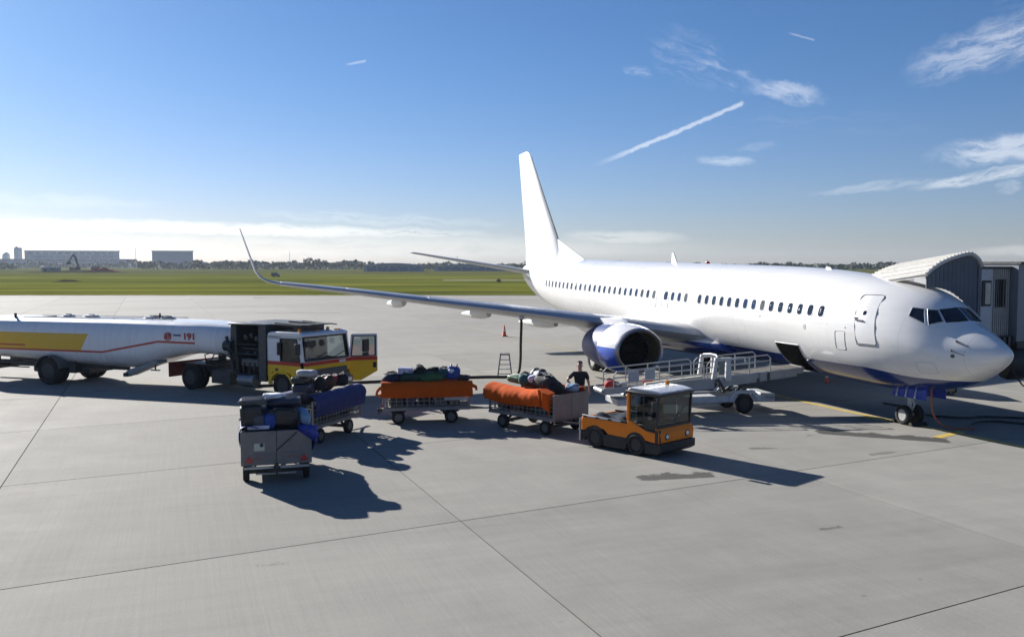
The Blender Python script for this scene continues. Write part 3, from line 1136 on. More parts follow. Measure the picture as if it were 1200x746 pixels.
for s in (1, -1):
    pts = []
    for (z, x) in ((5.15, 34.9), (11.2, 36.95)):
        pts.append((x, s * (.08 if z < 6 else .045), z))
    mb.tube(pts, .012, 6)
mb.build('rudder_hinge', M('faint_seal', (.5, .49, .48), .6), fin)
for s in (1, -1):
    mb = MB()
    tz = 5.40 if s > 0 else 4.93
    mb.loft([section(33.3, .35, 4.22, 3.7, .09, 0, s), section(33.75, 1.0, 4.31, 3.3, .09, R(8), s), section(37.3, 7.0, tz, 1.35, .085, R(9), s), section(37.5, 7.17, tz + .03, 1.1, .05, R(9), s)])
    mb.build('tailplane', WINGG, jet, angle=40)
mb = MB()
mb.lathe([(0, .14), (.25, .12), (.26, .09), (.1, .08)], (37.0, 0, 4.22), (1, 0, .35), 14)
mb.build('exhaust_outlet', DARK, jet)


# ---- engines
def nacelle_paint():
    m = bpy.data.materials.new('nacelle_paint')
    m.use_nodes = True
    t = NT(m.node_tree)
    b = m.node_tree.nodes['Principled BSDF']
    tc = t.n('ShaderNodeTexCoord')
    x, y, z = t.sep(tc.outputs['Object'])
    f = t.mr(z, .13, .15, 1, 0)
    nz = t.noise(tc.outputs['Object'], 2.0, 5, .6)
    wht = t.mix(t.mr(nz, .4, .75, 0, .5), (.80, .80, .79), (.66, .66, .66))
    blu = t.mix(t.mr(nz, .35, .7), (.016, .07, .46), (.03, .10, .52))
    t.l(t.mix(f, wht, blu), b.inputs['Base Color'])
    b.inputs['Roughness'].default_value = .25
    b.inputs['Coat Weight'].default_value = .5
    return m


NAC = nacelle_paint()
SLEEVE = M('engine_sleeve_blue_grey', (.022, .045, .16), .45, 0, .2, 2, spec=.3)
LIP = M('polished_lip', (.36, .36, .37), .38, .9, .06, 5)
DUCT = M('intake_lining', (.085, .07, .05), .55, 0, .25, 3)
BLADE = M('titanium_blade', (.018, .018, .02), .6, .2, .2, 5)
EY, EZ, RY, RZ = 4.83, 1.58, .99, .865
for s in (1, -1):
    eng = bpy.data.objects.new('engine', MB().mesh('engine', NAC))

    def ring(x, ry, rz, dzc=0.0, n=40, flat=.93):
        return [(x, ry * cos(2 * pi * k / n), dzc + rz * sin(2 * pi * k / n) * (flat if sin(2 * pi * k / n) < 0 else 1)) for k in range(n)]
    mb = MB()
    prof = [(.16, .985), (.4, 1.05), (.8, 1.10), (1.15, 1.115), (1.42, 1.115)]
    mb.loft([ring(x, RY * r, RZ * r) for x, r in prof] + [ring(1.42, RY * 1.0, RZ * 1.0), ring(.16, RY * .9, RZ * .9)], cap=False)
    eng.data = mb.mesh('engine', NAC, angle=50)
    COL.objects.link(eng)
    eng.parent = jet
    eng.location = (11.5, s * EY, EZ)
    mb = MB()
    mb.loft([ring(.17, RY * .985, RZ * .985), ring(.06, RY * .95, RZ * .95), ring(.0, RY * .90, RZ * .90), ring(.02, RY * .86, RZ * .86), ring(.10, RY * .825, RZ * .825), ring(.2, RY * .81, RZ * .81)], cap=False)
    mb.build('intake_lip', LIP, eng, angle=60)
    mb = MB()
    mb.loft([ring(.2, RY * .81, RZ * .81), ring(.5, RY * .80, RZ * .80, 0, 40, .97), ring(.95, RY * .80, RZ * .80, 0, 40, 1)], cap=False)
    mb.build('intake_duct', DUCT, eng, angle=60)
    mb = MB()
    mb.box(1.0, 1.02, -.01, .01, -.01, .01)
    mb.loft([ring(1.15, RY * .80, RZ * .80, 0, 40, 1), ring(1.16, .02, .02, 0, 40, 1)])
    for k in range(24):
        a = 2 * pi * k / 24
        a2 = a + .20
        mb.add([(.95, .26 * cos(a), .24 * sin(a)), (1.1, .26 * cos(a + .16), .24 * sin(a + .16)), (1.06, RY * .79 * cos(a2 + .16), RZ * .79 * sin(a2 + .16)), (.86, RY * .79 * cos(a2), RZ * .79 * sin(a2))], [(0, 1, 2, 3)])
    mb.build('fan', BLADE, eng, angle=30)
    mb = MB()
    mb.lathe([(0, .005), (.06, .07), (.2, .17), (.38, .26)], (.62, 0, 0), (1, 0, 0), 20)
    mb.build('spinner', M('spinner_black', (.02, .02, .022), .35), eng)
    mb = MB()
    mb.loft([ring(1.43, RY * 1.105, RZ * 1.105), ring(1.9, RY * 1.09, RZ * 1.09), ring(2.3, RY * 1.05, RZ * 1.05), ring(2.9, RY * .96, RZ * .96), ring(3.35, RY * .86, RZ * .86), ring(3.36, RY * .82, RZ * .82), ring(2.9, RY * .8, RZ * .8)], cap=True)
    mb.build('thrust_reverser', SLEEVE, eng, angle=50)
    mb = MB()
    mb.loft([ring(3.2, .62, .55, .05), ring(3.9, .5, .44, .05), ring(4.3, .4, .35, .05)])
    mb.lathe([(0, .3), (.4, .2), (.75, .03)], (4.25, 0, .05), (1, 0, 0), 20)
    mb.build('exhaust_cone', M('heat_stained_metal', (.16, .14, .12), .4, .85, .3, 5), eng, angle=50)
    for sd in (1,):
        mb = MB()
        mb.prism([(.9, .42), (1.5, .5), (1.5, .62), (1.1, .46)], s * -1.06, s * -1.03, 'xz')
        mb.build('chine', WHITE, eng)
    mb = MB()

    def pyl(x, z0, z1, w):
        return [(x, -w, z0), (x, w, z0), (x, w * .9, z1), (x, -w * .9, z1)]
    mb.loft([pyl(.95, .80, .9, .02), pyl(1.4, .7, 1.05, .13), pyl(2.2, .6, 1.12, .2), pyl(3.0, .5, 1.06, .21), pyl(4.4, .35, .9, .16), pyl(6.2, .6, .8, .03)])
    mb.build('pylon', WHITE, eng, angle=50)

# ---- undercarriage
GDOOR = M('gear_door_blue', (.008, .035, .36), .3, 0, .06, coat=.4)
GEAR = M('gear_leg_paint', (.55, .55, .54), .4, .1, .1, 5, dirt=.3)
ng = MB()
ng.cyl((3.62, 0, .28), (3.62, 0, 1.3), .065, 14)
ng.cyl((3.62, -.22, .28), (3.62, .22, .28), .05, 10)
ng.bar((3.62, 0, .75), (4.3, 0, 1.2), .06)
ng.bar((3.55, 0, .4), (3.42, 0, .62), .04)
ng.bar((3.42, 0, .62), (3.56, 0, .8), .04)
ng.build('nose_gear_leg', GEAR, jet)
RIMW = M('white_wheel_rim', (.40, .40, .39), .4, .1, .06, 6, dirt=.2)
for y, sd in ((.21, 1), (-.21, -1)):
    wheel(jet, 3.62, y, .285, .285, .19, sd, RIMW, 'nose_wheel')
for s in (1, -1):
    d = MB()
    d.hexa([(2.62, s * .36, .85), (3.92, s * .36, .85), (3.92, s * .385, .85), (2.62, s * .385, .85), (2.62, s * .30, 1.35), (3.92, s * .30, 1.25), (3.92, s * .325, 1.25), (2.62, s * .325, 1.35)])
    gd = d.build('nose_gear_door', GDOOR, jet)
    for q in range(3):
        d = MB()
        x = 3.72 - q * .36
        d.bar((x, s * .40, .86), (x, s * .345, 1.14), .05, .03)
        d.lathe([(0, .04), (.02, .035), (.024, .005)], (x, s * .40, .89), (0, s, 0), 10)
        d.build('door_hinge', M('pale_hinge', (.50, .53, .62), .4), gd)
d = MB()
d.lathe([(0, .06), (.05, .075), (.07, .07)], (3.5, 0, .95), (-1, 0, 0), 14)
d.build('taxi_light', LAMP, jet)
for s in (1, -1):
    g = MB()
    g.cyl((19.25, s * 2.85, .5), (19.1, s * 2.7, 2.1), .1, 14)
    g.cyl((19.25, s * 2.5, .5), (19.25, s * 3.2, .5), .07, 10)
    g.bar((19.2, s * 2.8, 1.1), (19.1, s * 1.5, 1.6), .08)
    g.build('main_gear_leg', GEAR, jet)
    for y in (2.6, 3.1):
        wheel(jet, 19.25, s * y, .5, .5, .36, s, RIMW, 'main_wheel')
# ------------------------------------------------------------------ jet bridge (same axes as the airliner: x aft, y to its starboard)
BX, BY = 3.0, -3.0
bw = ac2w(BX, BY)
bridge = thing('jet_bridge', 'grey jet bridge with white ribbed canopy against the far side of the airliner nose', 'jet bridge', (bw[0], bw[1], 0), AC_RZ)
CANW = M('canopy_white_slats', (.50, .49, .46), .55, 0, .12, 4, dirt=.45, dirt_rgb=(.28, .26, .23))
CANG = M('canopy_grey_fabric', (.12, .14, .17), .7, 0, .15, 2)
PANELG = M('bridge_panel_grey', (.40, .42, .45), .45, 0, .08, 2, dirt=.2)
CORR = M('bridge_corrugated_cladding', (.36, .35, .33), .5, .1, .12, 2, dirt=.3)


def arch(y):
    """roof height of the hood from over the fuselage crown out to its outer end"""
    return interp([(-1.72, 4.66), (-1.6, 4.86), (-1.27, 5.03), (-.76, 4.94), (-.2, 4.76), (.22, 4.52), (.34, 4.42)], y)


def L(x, y, z):
    return (x - BX, y - BY, z)


ysn = [.34 - 2.06 * k / 16 for k in range(17)]
for k in range(16):
    ya, yb = ysn[k], ysn[k + 1]
    mb = MB()
    za, zb = arch(ya), arch(yb)
    sh = .035 if k % 2 else .0
    xb, dr_ = 5.4, .34            # the hood falls away toward its back edge
    mb.hexa([L(2.80, ya - .016, za - .05), L(xb, ya - .016, za - .05 - dr_), L(xb, yb + .016, zb - .05 - dr_), L(2.80, yb + .016, zb - .05),
             L(2.78, ya - .016, za + .012 + sh), L(xb, ya - .016, za + .012 + sh - dr_), L(xb, yb + .016, zb + .012 + sh - dr_), L(2.78, yb + .016, zb + .012 + sh)])
    mb.build('roof_slat', CANW, bridge)
    mb = MB()
    mb.bar(L(2.77, ya, za + .05), L(xb, ya, za + .05 - dr_), .035, .06)
    mb.build('roof_rib', CANW, bridge)
# pleated front wall of the hood, cut to the curve of the nose
NP = 13
for k in range(NP):
    y0, y1 = .28 - 1.98 * k / NP, .28 - 1.98 * (k + 1) / NP
    ym = (y0 + y1) / 2

    def low(y):
        zc, h, w = fus(2.85)
        return zc + (h + .06) * math.sqrt(max(0, 1 - (y / (w + .06)) ** 2)) if abs(y) < w + .05 else 2.3
    mb = MB()
    p = [(y0, 2.80), (ym, 2.865), (y1, 2.80)]
    vs = []
    for (y, x) in p:
        vs += [L(x, y, max(low(y), 2.3) - .0), L(x, y, arch(y) - .03)]
    for (y, x) in p:
        vs += [L(x + .03, y, max(low(y), 2.3)), L(x + .03, y, arch(y) - .03)]
    mb.add(vs, [(0, 1, 3, 2), (2, 3, 5, 4), (6, 8, 9, 7), (8, 10, 11, 9), (0, 6, 7, 1), (4, 5, 11, 10), (1, 7, 9, 3), (3, 9, 11, 5), (0, 2, 8, 6), (2, 4, 10, 8)])
    mb.build('bellows_pleat', CANG, bridge, smooth=False)
mb = MB()
pts = [L(2.76, y, arch(y) + .0) for y in ysn]
mb.tube(pts, .05, 8)
mb.build('canopy_edge', CANW, bridge)
mb = MB()
mb.box(-.1, 2.4, 1.24, 1.30, 2.3, 4.3)
mb.build('hood_end_wall', PANELG, bridge)
# cab corner panel with a tall window
mb = MB()
mb.box(-.17, -.05, .80, 1.34, 1.95, 4.64)
pn = mb.build('cab_panel', PANELG, bridge, bevel=.02)
mb = MB()
mb.box(-.215, -.17, .87, 1.22, 3.50, 4.25)
wn = mb.build('cab_window', BLACK, bridge, bevel=.05)
mb = MB()
mb.box(-.225, -.212, .92, 1.12, 3.56, 4.18)
mb.build('pane', M('pale_window_pane', (.42, .42, .38), .12, 0, .1), wn)
mb = MB()
mb.box(-.19, -.1, 1.25, 1.36, 1.95, 4.70)
mb.build('corner_post', CANG, bridge)
# corrugated cabin side with slots
for k in range(18):
    y0 = .10 + .70 * k / 18
    mb = MB()
    d = .035 if k % 2 else 0
    mb.box(-.12 - d, -.06, y0 + .001, y0 + .70 / 18 - .001, 2.62, 4.58)
    mb.build('cladding_rib', CORR, bridge, smooth=False)
for k in range(5):
    mb = MB()
    y0 = .30 + k * .085
    mb.box(-.175, -.11, y0, y0 + .032, 3.46, 4.28)
    mb.build('vent_slot', BLACK, bridge)
mb = MB()
mb.box(-.2, 3.0, .08, 1.3, 4.585, 4.66)
mb.build('cab_roof', DARK, bridge)
mb = MB()
mb.box(-.3, 3.0, .02, 1.36, 2.38, 2.6)
mb.box(-.24, -.1, .2, 1.3, 2.28, 2.40)
for q in range(7):
    mb.box(-.36, -.3, .05 + q * .19, .15 + q * .19, 2.3, 2.58)
mb.build('cab_floor_beam', DARK, bridge)
mb = MB()
mb.box(-.1, 2.8, .06, 1.2, 2.6, 4.58)
mb.build('cab_interior', M('dim_cab_lining', (.2, .2, .2), .7), bridge)
# telescoping tunnel leading off to the terminal
TUN = M('tunnel_cladding', (.20, .215, .24), .45, .1, .1, 1.5, dirt=.2)
for k in range(40):
    mb = MB()
    y1 = .07 - k * .24
    mb.box(-.40 + (.03 if k % 2 else 0), 2.9, y1 - .236, y1, 2.45, 4.72)
    mb.build('tunnel_panel', TUN, bridge, smooth=False)
mb = MB()
mb.box(-.5, 3.0, -9.7, .10, 4.725, 4.80)
mb.build('tunnel_roof', DARK, bridge)
mb = MB()
mb.box(-.45, 2.95, -9.7, .10, 2.25, 2.44)
mb.build('tunnel_floor', DARK, bridge)
mb = MB()
mb.cyl((1.2, -7.5, 0), (1.2, -7.5, 2.3), .3, 20)
mb.box(.3, 2.1, -8.6, -6.4, .55, .8)
mb.build('support_column', PANELG, bridge)
for y in (-6.5, -8.5):
    wheel(bridge, 1.2, y, .5, .5, .35, 1, GREY, 'drive_wheel')
# rolled service hoses hung in a black basket under the cab floor
mb = MB()
mb.lathe([(-.34, .1), (-.33, .46), (-.2, .52), (.2, .52), (.33, .46), (.34, .1)], (-.15, -.12, 1.80), (.25, 1, 0), 24, .8)
mb.build('cable_basket', BLACK, bridge, bevel=.01)
mb = MB()
mb.tube([(-.25, .30, 2.3), (-.42, .36, 1.95), (-.55, .30, 1.55), (-.62, .05, 1.2), (-.6, -.3, 1.0), (-.5, -.6, 1.1), (-.4, -.8, 1.5)], .022, 8)
mb.build('hanging_cable', HOSE, bridge)

# ------------------------------------------------------------------ fuel tank trailer (local: x forward, y left, origin under its near wheel)
TR_RZ = -18.0
trailer = thing('tank_trailer', 'long white fuel tank trailer with yellow panel and red stripe', 'tank trailer', (-18.2, 36.0, 0), TR_RZ)


def tank_paint():
    m = bpy.data.materials.new('tank_paint')
    m.use_nodes = True
    t = NT(m.node_tree)
    b = m.node_tree.nodes['Principled BSDF']
    tc = t.n('ShaderNodeTexCoord')
    x, y, z = t.sep(tc.outputs['Object'])
    nz = t.noise(tc.outputs['Object'], 1.2, 5, .6)
    run = t.noise(t.comb(t.m('MULTIPLY', x, 5.0), y, t.m('MULTIPLY', z, .5)), 1.4, 5, .65)
    c = t.mix(t.mr(run, .45, .75, 0, .45), (.76, .77, .78), (.55, .55, .54))
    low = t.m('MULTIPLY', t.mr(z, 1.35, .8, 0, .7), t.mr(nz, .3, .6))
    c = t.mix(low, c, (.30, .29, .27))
    side = t.mr(y, .75, .7, 0, 1)
    # yellow panel with a slanting front end
    xe = t.m('ADD', 1.45, t.m('MULTIPLY', t.m('SUBTRACT', z, 1.32), .58))
    yel = t.m('MULTIPLY', t.m('MULTIPLY', t.mr(t.m('SUBTRACT', xe, x), -.006, .006), t.mr(z, 1.315, 1.325)), t.mr(z, 2.035, 2.025))
    c = t.mix(t.m('MULTIPLY', yel, side), c, (.72, .42, .008))
    # red line: level, rising, level
    zl = t.m('ADD', 1.345, t.m('MULTIPLY', t.mr(x, 2.5, 5.1, 0, 1), .47))
    zl = t.m('SUBTRACT', zl, t.mr(x, 5.1, 6.9, 0, .02))
    dl = t.m('ABSOLUTE', t.m('SUBTRACT', z, zl))
    red = t.m('MULTIPLY', t.mr(dl, .042, .036), t.mr(x, 6.75, 6.74))
    c = t.mix(t.m('MULTIPLY', red, side), c, (.42, .02, .018))
    red2 = t.m('MULTIPLY', t.mr(t.m('ABSOLUTE', t.m('SUBTRACT', z, 1.525)), .034, .028), t.mr(x, -1.25, -1.26))
    c = t.mix(t.m('MULTIPLY', red2, side), c, (.42, .02, .018))
    seam = t.mr(t.m('ABSOLUTE', t.m('SUBTRACT', t.m('FRACT', t.m('DIVIDE', x, 1.9)), .5)), .494, .4975, 0, .35)
    c = t.mix(seam, c, (.33, .33, .33))
    t.l(c, b.inputs['Base Color'])
    t.l(t.mr(nz, .3, .7, .26, .4), b.inputs['Roughness'])
    b.inputs['Coat Weight'].default_value = .35
    return m


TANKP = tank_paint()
TTOP = [(-4.6, 2.35), (-4.2, 2.56), (-3, 2.60), (4, 2.60), (6.6, 2.56), (7.4, 2.50), (8.1, 2.40), (8.4, 2.26)]
TBOT = [(-4.6, 1.2), (-4.2, 1.0), (-2.6, .93), (-.9, .86), (2.06, .74), (3.6, .70), (4.4, .84), (5.25, 1.12), (6.0, 1.30), (6.8, 1.36), (7.5, 1.30), (8.1, 1.28), (8.4, 1.4)]
THW = [(-4.6, .9), (-4.3, 1.1), (-3.9, 1.19), (6.6, 1.19), (7.4, 1.13), (8.1, .98), (8.4, .78)]
mb = MB()
rings = []
for x in [-4.6, -4.4, -4.1, -3.5, -2.5, -1.5, -.5, .5, 1.5, 2.2, 3, 3.6, 4, 4.4, 4.8, 5.25, 5.7, 6.1, 6.6, 7.0, 7.4, 7.7, 8.0, 8.2, 8.4]:
    t_, b_, hw = interp(TTOP, x), interp(TBOT, x), interp(THW, x)
    rr = []
    for k in range(48):
        a = 2 * pi * k / 48
        ca, sa = cos(a), sin(a)
        e = .62
        rr.append((x, 1.2 + hw * math.copysign(abs(ca) ** (e * .75), ca), (t_ + b_) / 2 + (t_ - b_) / 2 * math.copysign(abs(sa) ** (e * 1.25), sa)))
    rings.append(rr)
mb.loft(rings)
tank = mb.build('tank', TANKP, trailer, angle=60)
HUBD = M('grimy_hub', (.05, .05, .052), .6, .3, .2, 6, dirt=.4, dirt_rgb=(.12, .11, .1))
wheel(trailer, 0, -.02, .53, .53, .30, -1, HUBD)
wheel(trailer, 0, .34, .53, .53, .28, -1, GREY)
wheel(trailer, 0, 2.06, .53, .53, .28, 1, GREY)
wheel(trailer, 0, 2.42, .53, .53, .30, 1, GREY)
mb = MB()
mb.cyl((0, .1, .53), (0, 2.3, .53), .09, 10)
mb.box(-3.8, 3.2, .62, .74, .60, .84)
mb.box(-3.8, 3.2, 1.66, 1.78, .60, .84)
mb.box(-1.4, 1.4, .55, 1.85, .42, .62)
mb.box(-1.0, -.7, .2, 2.2, .45, .9)
mb.box(.7, 1.0, .2, 2.2, .45, .9)
mb.build('chassis', DARK, trailer, bevel=.01)
mb = MB()
for y in (-.18, 1.9):
    rings = []
    for k in range(13):
        a = R(12 + 156 * k / 12)
        rings.append([(cos(a) * r, yy, .53 + sin(a) * r) for r, yy in ((.60, y), (.60, y + .68), (.63, y + .68), (.63, y))])
    mb.loft(rings)
mb.build('mudguard', M('mudguard_grey', (.10, .10, .105), .6), trailer, angle=50)
mb = MB()
mb.prism([(3.35, .50), (3.55, .42), (5.0, .98), (4.9, 1.10), (4.2, .86), (3.6, .70)], .15, .7, 'xz')
mb.build('hose_locker', GREY, trailer, bevel=.02)
mb = MB()
mb.box(3.4, 3.6, .1, .4, .42, .56)
mb.cyl((4.9, .1, .92), (4.9, .1, .7), .03, 8)
mb.box(4.7, 5.1, .06, .14, .70, .74)
mb.build('outlet_valve', DARK, trailer)
mb = MB()
mb.box(-4.9, -2.7, .5, .7, .55, .70)
mb.box(-4.9, -2.7, 1.7, 1.9, .55, .70)
mb.box(-3.0, -2.75, .2, 2.2, .52, .74)
mb.box(-2.7, -1.1, -.02, .06, .62, .66)
mb.box(-2.7, -1.1, -.02, .06, .78, .82)
mb.box(-2.75, -2.6, -.05, .1, .56, 1.05)
mb.build('rear_frame', DARK, trailer)
mb = MB()
mb.bar((-4.6, 1.2, .62), (-7.5, 1.2, .55), .14, .12)
mb.build('rear_beam', DARK, trailer)
# walkway fittings along the tank top
for (x, w_) in ((-.2, .28), (.95, .34), (3.9, .36), (4.65, .30)):
    mb = MB()
    mb.lathe([(0, w_), (.05, w_), (.06, w_ * .85), (.10, w_ * .8), (.11, .02)], (x, 1.2, 2.58), (0, 0, 1), 18)
    mb.bar((x - .1, 1.2, 2.70), (x + .15, 1.2, 2.70), .05)
    mb.build('manhole_lid', STEEL, trailer)
mb = MB()
mb.bar((-2.0, .72, 2.60), (5.2, .72, 2.63), .03)
mb.bar((-2.0, 1.7, 2.60), (5.2, 1.7, 2.63), .03)
for q in range(9):
    mb.bar((-2 + q * .9, .72, 2.5), (-2 + q * .9, .72, 2.62), .025)
mb.build('walkway_rail', STEEL, trailer)
mb = MB()
mb.cyl((4.35, 1.1, 2.6), (4.35, 1.1, 2.82), .035, 8)
mb.bar((4.1, 1.1, 2.72), (4.9, 1.1, 2.68), .04)
mb.build('vent_pipe', DARK, trailer)
mb = MB()
mb.cyl((-2.2, .5, 2.40), (-2.2, .5, 2.75), .05, 10)
mb.tube([(-2.2, .5, 2.6), (-1.9, .6, 2.5), (-1.2, .75, 2.6), (-.6, 1, 2.62)], .02, 6)
mb.build('rear_lamp_post', BLACK, trailer)


def text_part(name, body, size, mat, parent, loc, rot, extr=.002, align='CENTER', bold=0.0, xs=1.0):
    cu = bpy.data.curves.new(name, 'FONT')
    cu.body = body
    cu.size = size
    cu.extrude = extr
    cu.offset = bold
    cu.align_x = align
    cu.align_y = 'CENTER'
    o = bpy.data.objects.new(name, cu)
    COL.objects.link(o)
    bpy.context.view_layer.update()
    me = bpy.data.meshes.new_from_object(o.evaluated_get(bpy.context.evaluated_depsgraph_get()))
    bpy.data.objects.remove(o)
    o = bpy.data.objects.new(name, me)
    me.materials.clear()
    me.materials.append(mat)
    COL.objects.link(o)
    o.parent = parent
    o.location = loc
    o.rotation_euler = rot
    o.scale = (xs, 1, 1)
    return o


REDINK = M('red_lettering', (.40, .015, .02), .4)
BLUEINK = M('navy_lettering', (.03, .035, .13), .4)
text_part('fleet_number', '191', .33, REDINK, trailer, (6.52, -.006, 2.03), (R(90), 0, 0), .004, 'CENTER', .011, 1.15)
mb = MB()
for q, (x0, w_) in enumerate(((5.83, .07), (5.92, .06), (6.0, .05), (6.07, .07))):
    mb.box(x0, x0 + w_ - .012, -.012, .02, 2.045, 2.11)
mb.build('small_lettering', BLUEINK, trailer)
mb = MB()
for (r, w_) in ((.155, .035), (.085, .03)):
    rings = []
    for k in range(25):
        a = 2 * pi * k / 24
        rings.append([(5.56 + cos(a) * q, yy, 2.02 + sin(a) * q) for q, yy in ((r, -.012), (r, .03), (r - w_, .03), (r - w_, -.012))])
    mb.loft(rings, cap=False)
mb.bar((5.42, .0, 1.93), (5.72, .0, 2.12), .03, .03)
mb.build('emblem', REDINK, trailer, angle=50)

# ------------------------------------------------------------------ fuel truck (local origin under its near front corner, x forward, y left)
truck = thing('fuel_truck', 'yellow and white fuel truck cab with its far door open, coupled to the tank trailer', 'truck', (-7.15, 31.4, 0), -31.0)


def cab_paint():
    m = bpy.data.materials.new('cab_paint')
    m.use_nodes = True
    t = NT(m.node_tree)
    b = m.node_tree.nodes['Principled BSDF']
    tc = t.n('ShaderNodeTexCoord')
    x, y, z = t.sep(tc.outputs['Object'])
    nz = t.noise(tc.outputs['Object'], 2.2, 5, .6)
    c = t.mix(t.mr(nz, .35, .75, 0, .4), (.76, .77, .78), (.62, .62, .62))
    yel = t.mix(t.mr(nz, .35, .75), (.80, .50, .006), (.72, .44, .010))
    c = t.mix(t.mr(z, 1.203, 1.197), c, yel)
    c = t.mix(t.mr(t.m('ABSOLUTE', t.m('SUBTRACT', z, 1.265)), .07, .062), c, (.46, .022, .012))
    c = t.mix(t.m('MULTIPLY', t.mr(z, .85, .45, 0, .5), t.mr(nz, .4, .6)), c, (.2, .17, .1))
    t.l(c, b.inputs['Base Color'])
    b.inputs['Roughness'].default_value = .42
    b.inputs['Specular IOR Level'].default_value = .35
    b.inputs['Coat Weight'].default_value = .1
    return m


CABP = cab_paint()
mb = MB()
# cab side walls with window openings, back wall, front panel, roof
for y0, y1 in ((0, .05), (2.35, 2.40)):
    mb.box(-1.72, -1.12, y0, y1, .95, 2.2)
    mb.box(-1.12, -.18, y0, y1, .95, 1.34)
    mb.box(-1.72, -1.55, y0, y1, .5, .95)
    mb.box(-.62, -.02, y0, y1, .45, .95)
    mb.hexa([(-.20, y0, 1.34), (-.02, y0, 1.34), (-.02, y1, 1.34), (-.20, y1, 1.34), (-.36, y0, 2.2), (-.14, y0, 2.2), (-.14, y1, 2.2), (-.36, y1, 2.2)])
    mb.box(-1.72, -.14, y0, y1, 2.12, 2.2)
    # wheel arch
    rings = []
    for k in range(11):
        a = R(20 + 140 * k / 10)
        rings.append([(-1.12 + cos(a) * r, yy, .42 + sin(a) * r) for r, yy in ((.52, y0 - .02), (.52, y1 + .3 if y0 < 1 else y1), (.6, y1 + .3 if y0 < 1 else y1), (.6, y0 - .02))])
    mb.loft(rings)
mb.box(-1.74, -1.70, 0, 2.4, .8, 2.2)
mb.hexa([(-.05, .05, .92), (.02, .05, .92), (.02, 2.35, .92), (-.05, 2.35, .92), (-.07, .05, 1.36), (.0, .05, 1.36), (.0, 2.35, 1.36), (-.07, 2.35, 1.36)])
mb.box(-1.7, -.1, .05, 2.35, .88, .94)
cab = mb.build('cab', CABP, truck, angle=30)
mb = MB()
mb.prism([(-1.74, 2.20), (-.13, 2.20), (-.08, 2.24), (-.16, 2.31), (-.4, 2.36), (-1.55, 2.36), (-1.72, 2.31)], -.01, 2.41, 'xz')
mb.build('cab_roof', WHITE, truck, bevel=.04, seg=3)
mb = MB()
mb.hexa([(-.055, .12, 1.37), (-.04, .12, 1.37), (-.04, 2.28, 1.37), (-.055, 2.28, 1.37), (-.17, .16, 2.19), (-.155, .16, 2.19), (-.155, 2.24, 2.19), (-.17, 2.24, 2.19)])
ws = mb.build('windscreen', GLASS, truck)
mb = MB()
mb.bar((.0, .1, 1.38), (.0, 2.3, 1.38), .05, .06)
mb.bar((-.02, .09, 1.38), (-.15, .13, 2.19), .05)
mb.bar((-.02, 2.31, 1.38), (-.15, 2.27, 2.19), .05)
mb.bar((-.12, .1, 2.185), (-.12, 2.3, 2.185), .05, .05)
mb.bar((.02, .5, 1.40), (-.02, 1.2, 1.62), .02)
mb.bar((.02, 1.4, 1.40), (-.02, 2.1, 1.60), .02)
mb.build('windscreen_seal', BLACK, ws)
mb = MB()
mb.hexa([(-1.10, .015, 1.36), (-.20, .015, 1.36), (-.20, .03, 1.36), (-1.10, .03, 1.36), (-1.10, .015, 2.12), (-.34, .015, 2.12), (-.34, .03, 2.12), (-1.10, .03, 2.12)])
sw = mb.build('side_window', GLASS, truck)
mb = MB()
for a, b_ in (((-1.11, .0, 1.35), (-.19, .0, 1.35)), ((-1.11, .0, 1.35), (-1.11, .0, 2.13)), ((-1.11, .0, 2.13), (-.33, .0, 2.13)), ((-.19, .0, 1.35), (-.33, .0, 2.13))):
    mb.bar(a, b_, .04)
mb.build('window_seal', BLACK, sw)
mb = MB()
mb.box(-1.36, -1.24, -.02, .0, .97, 1.08)
mb.build('door_handle', BLACK, truck, bevel=.01)
mb = MB()
mb.box(.0, .05, .48, 2.15, .80, 1.06)
for q in range(5):
    mb.box(.05, .07, .5, 2.13, .82 + q * .05, .845 + q * .05)
mb.build('radiator_grille', M('grille_grey', (.09, .095, .10), .5, .1), truck)
mb = MB()
mb.box(-.02, .12, .0, 2.4, .36, .70)
mb.box(.02, .1, .1, 2.3, .70, .8)
mb.build('front_bumper', M('bumper_grey', (.13, .13, .135), .55), truck, bevel=.04)
for y in (.22, 2.02):
    mb = MB()
    mb.box(.1, .135, y, y + .3, .5, .64)
    mb.build('headlight', LAMP, truck, bevel=.02)
text_part('small_sticker', '', .1, BLUEINK, truck, (0, 0, 0), (0, 0, 0)) if False else None
mb = MB()
mb.box(.005, .018, 1.78, 2.12, 1.20, 1.30)
mb.build('sticker', M('pale_sticker', (.55, .5, .58), .4), truck)
for (y, m_) in ((1.75, AMBER), (.3, AMBER)):
    mb = MB()
    mb.lathe([(0, .06), (.03, .065), (.09, .06), (.12, .02)], (-.5, y, 2.355), (0, 0, 1), 14)
    mb.build('beacon', m_, truck)
mb = MB()
for y in (.9, 1.95, 2.1):
    mb.box(-.38, -.30, y, y + .08, 2.355, 2.395)
mb.cyl((-.3, .06, 2.3), (-.28, .05, 2.52), .008, 6)
mb.build('marker_lamps', AMBER, truck)
mb = MB()
mb.bar((-.12, -.02, 2.16), (-.02, -.22, 2.14), .03)
mb.hexa([(-.12, -.34, 1.62), (-.02, -.34, 1.62), (-.02, -.14, 1.62), (-.12, -.14, 1.62), (-.12, -.34, 2.0), (-.02, -.34, 2.0), (-.02, -.14, 2.0), (-.12, -.14, 2.0)])
mb.build('mirror', BLACK, truck, bevel=.02)
mb = MB()
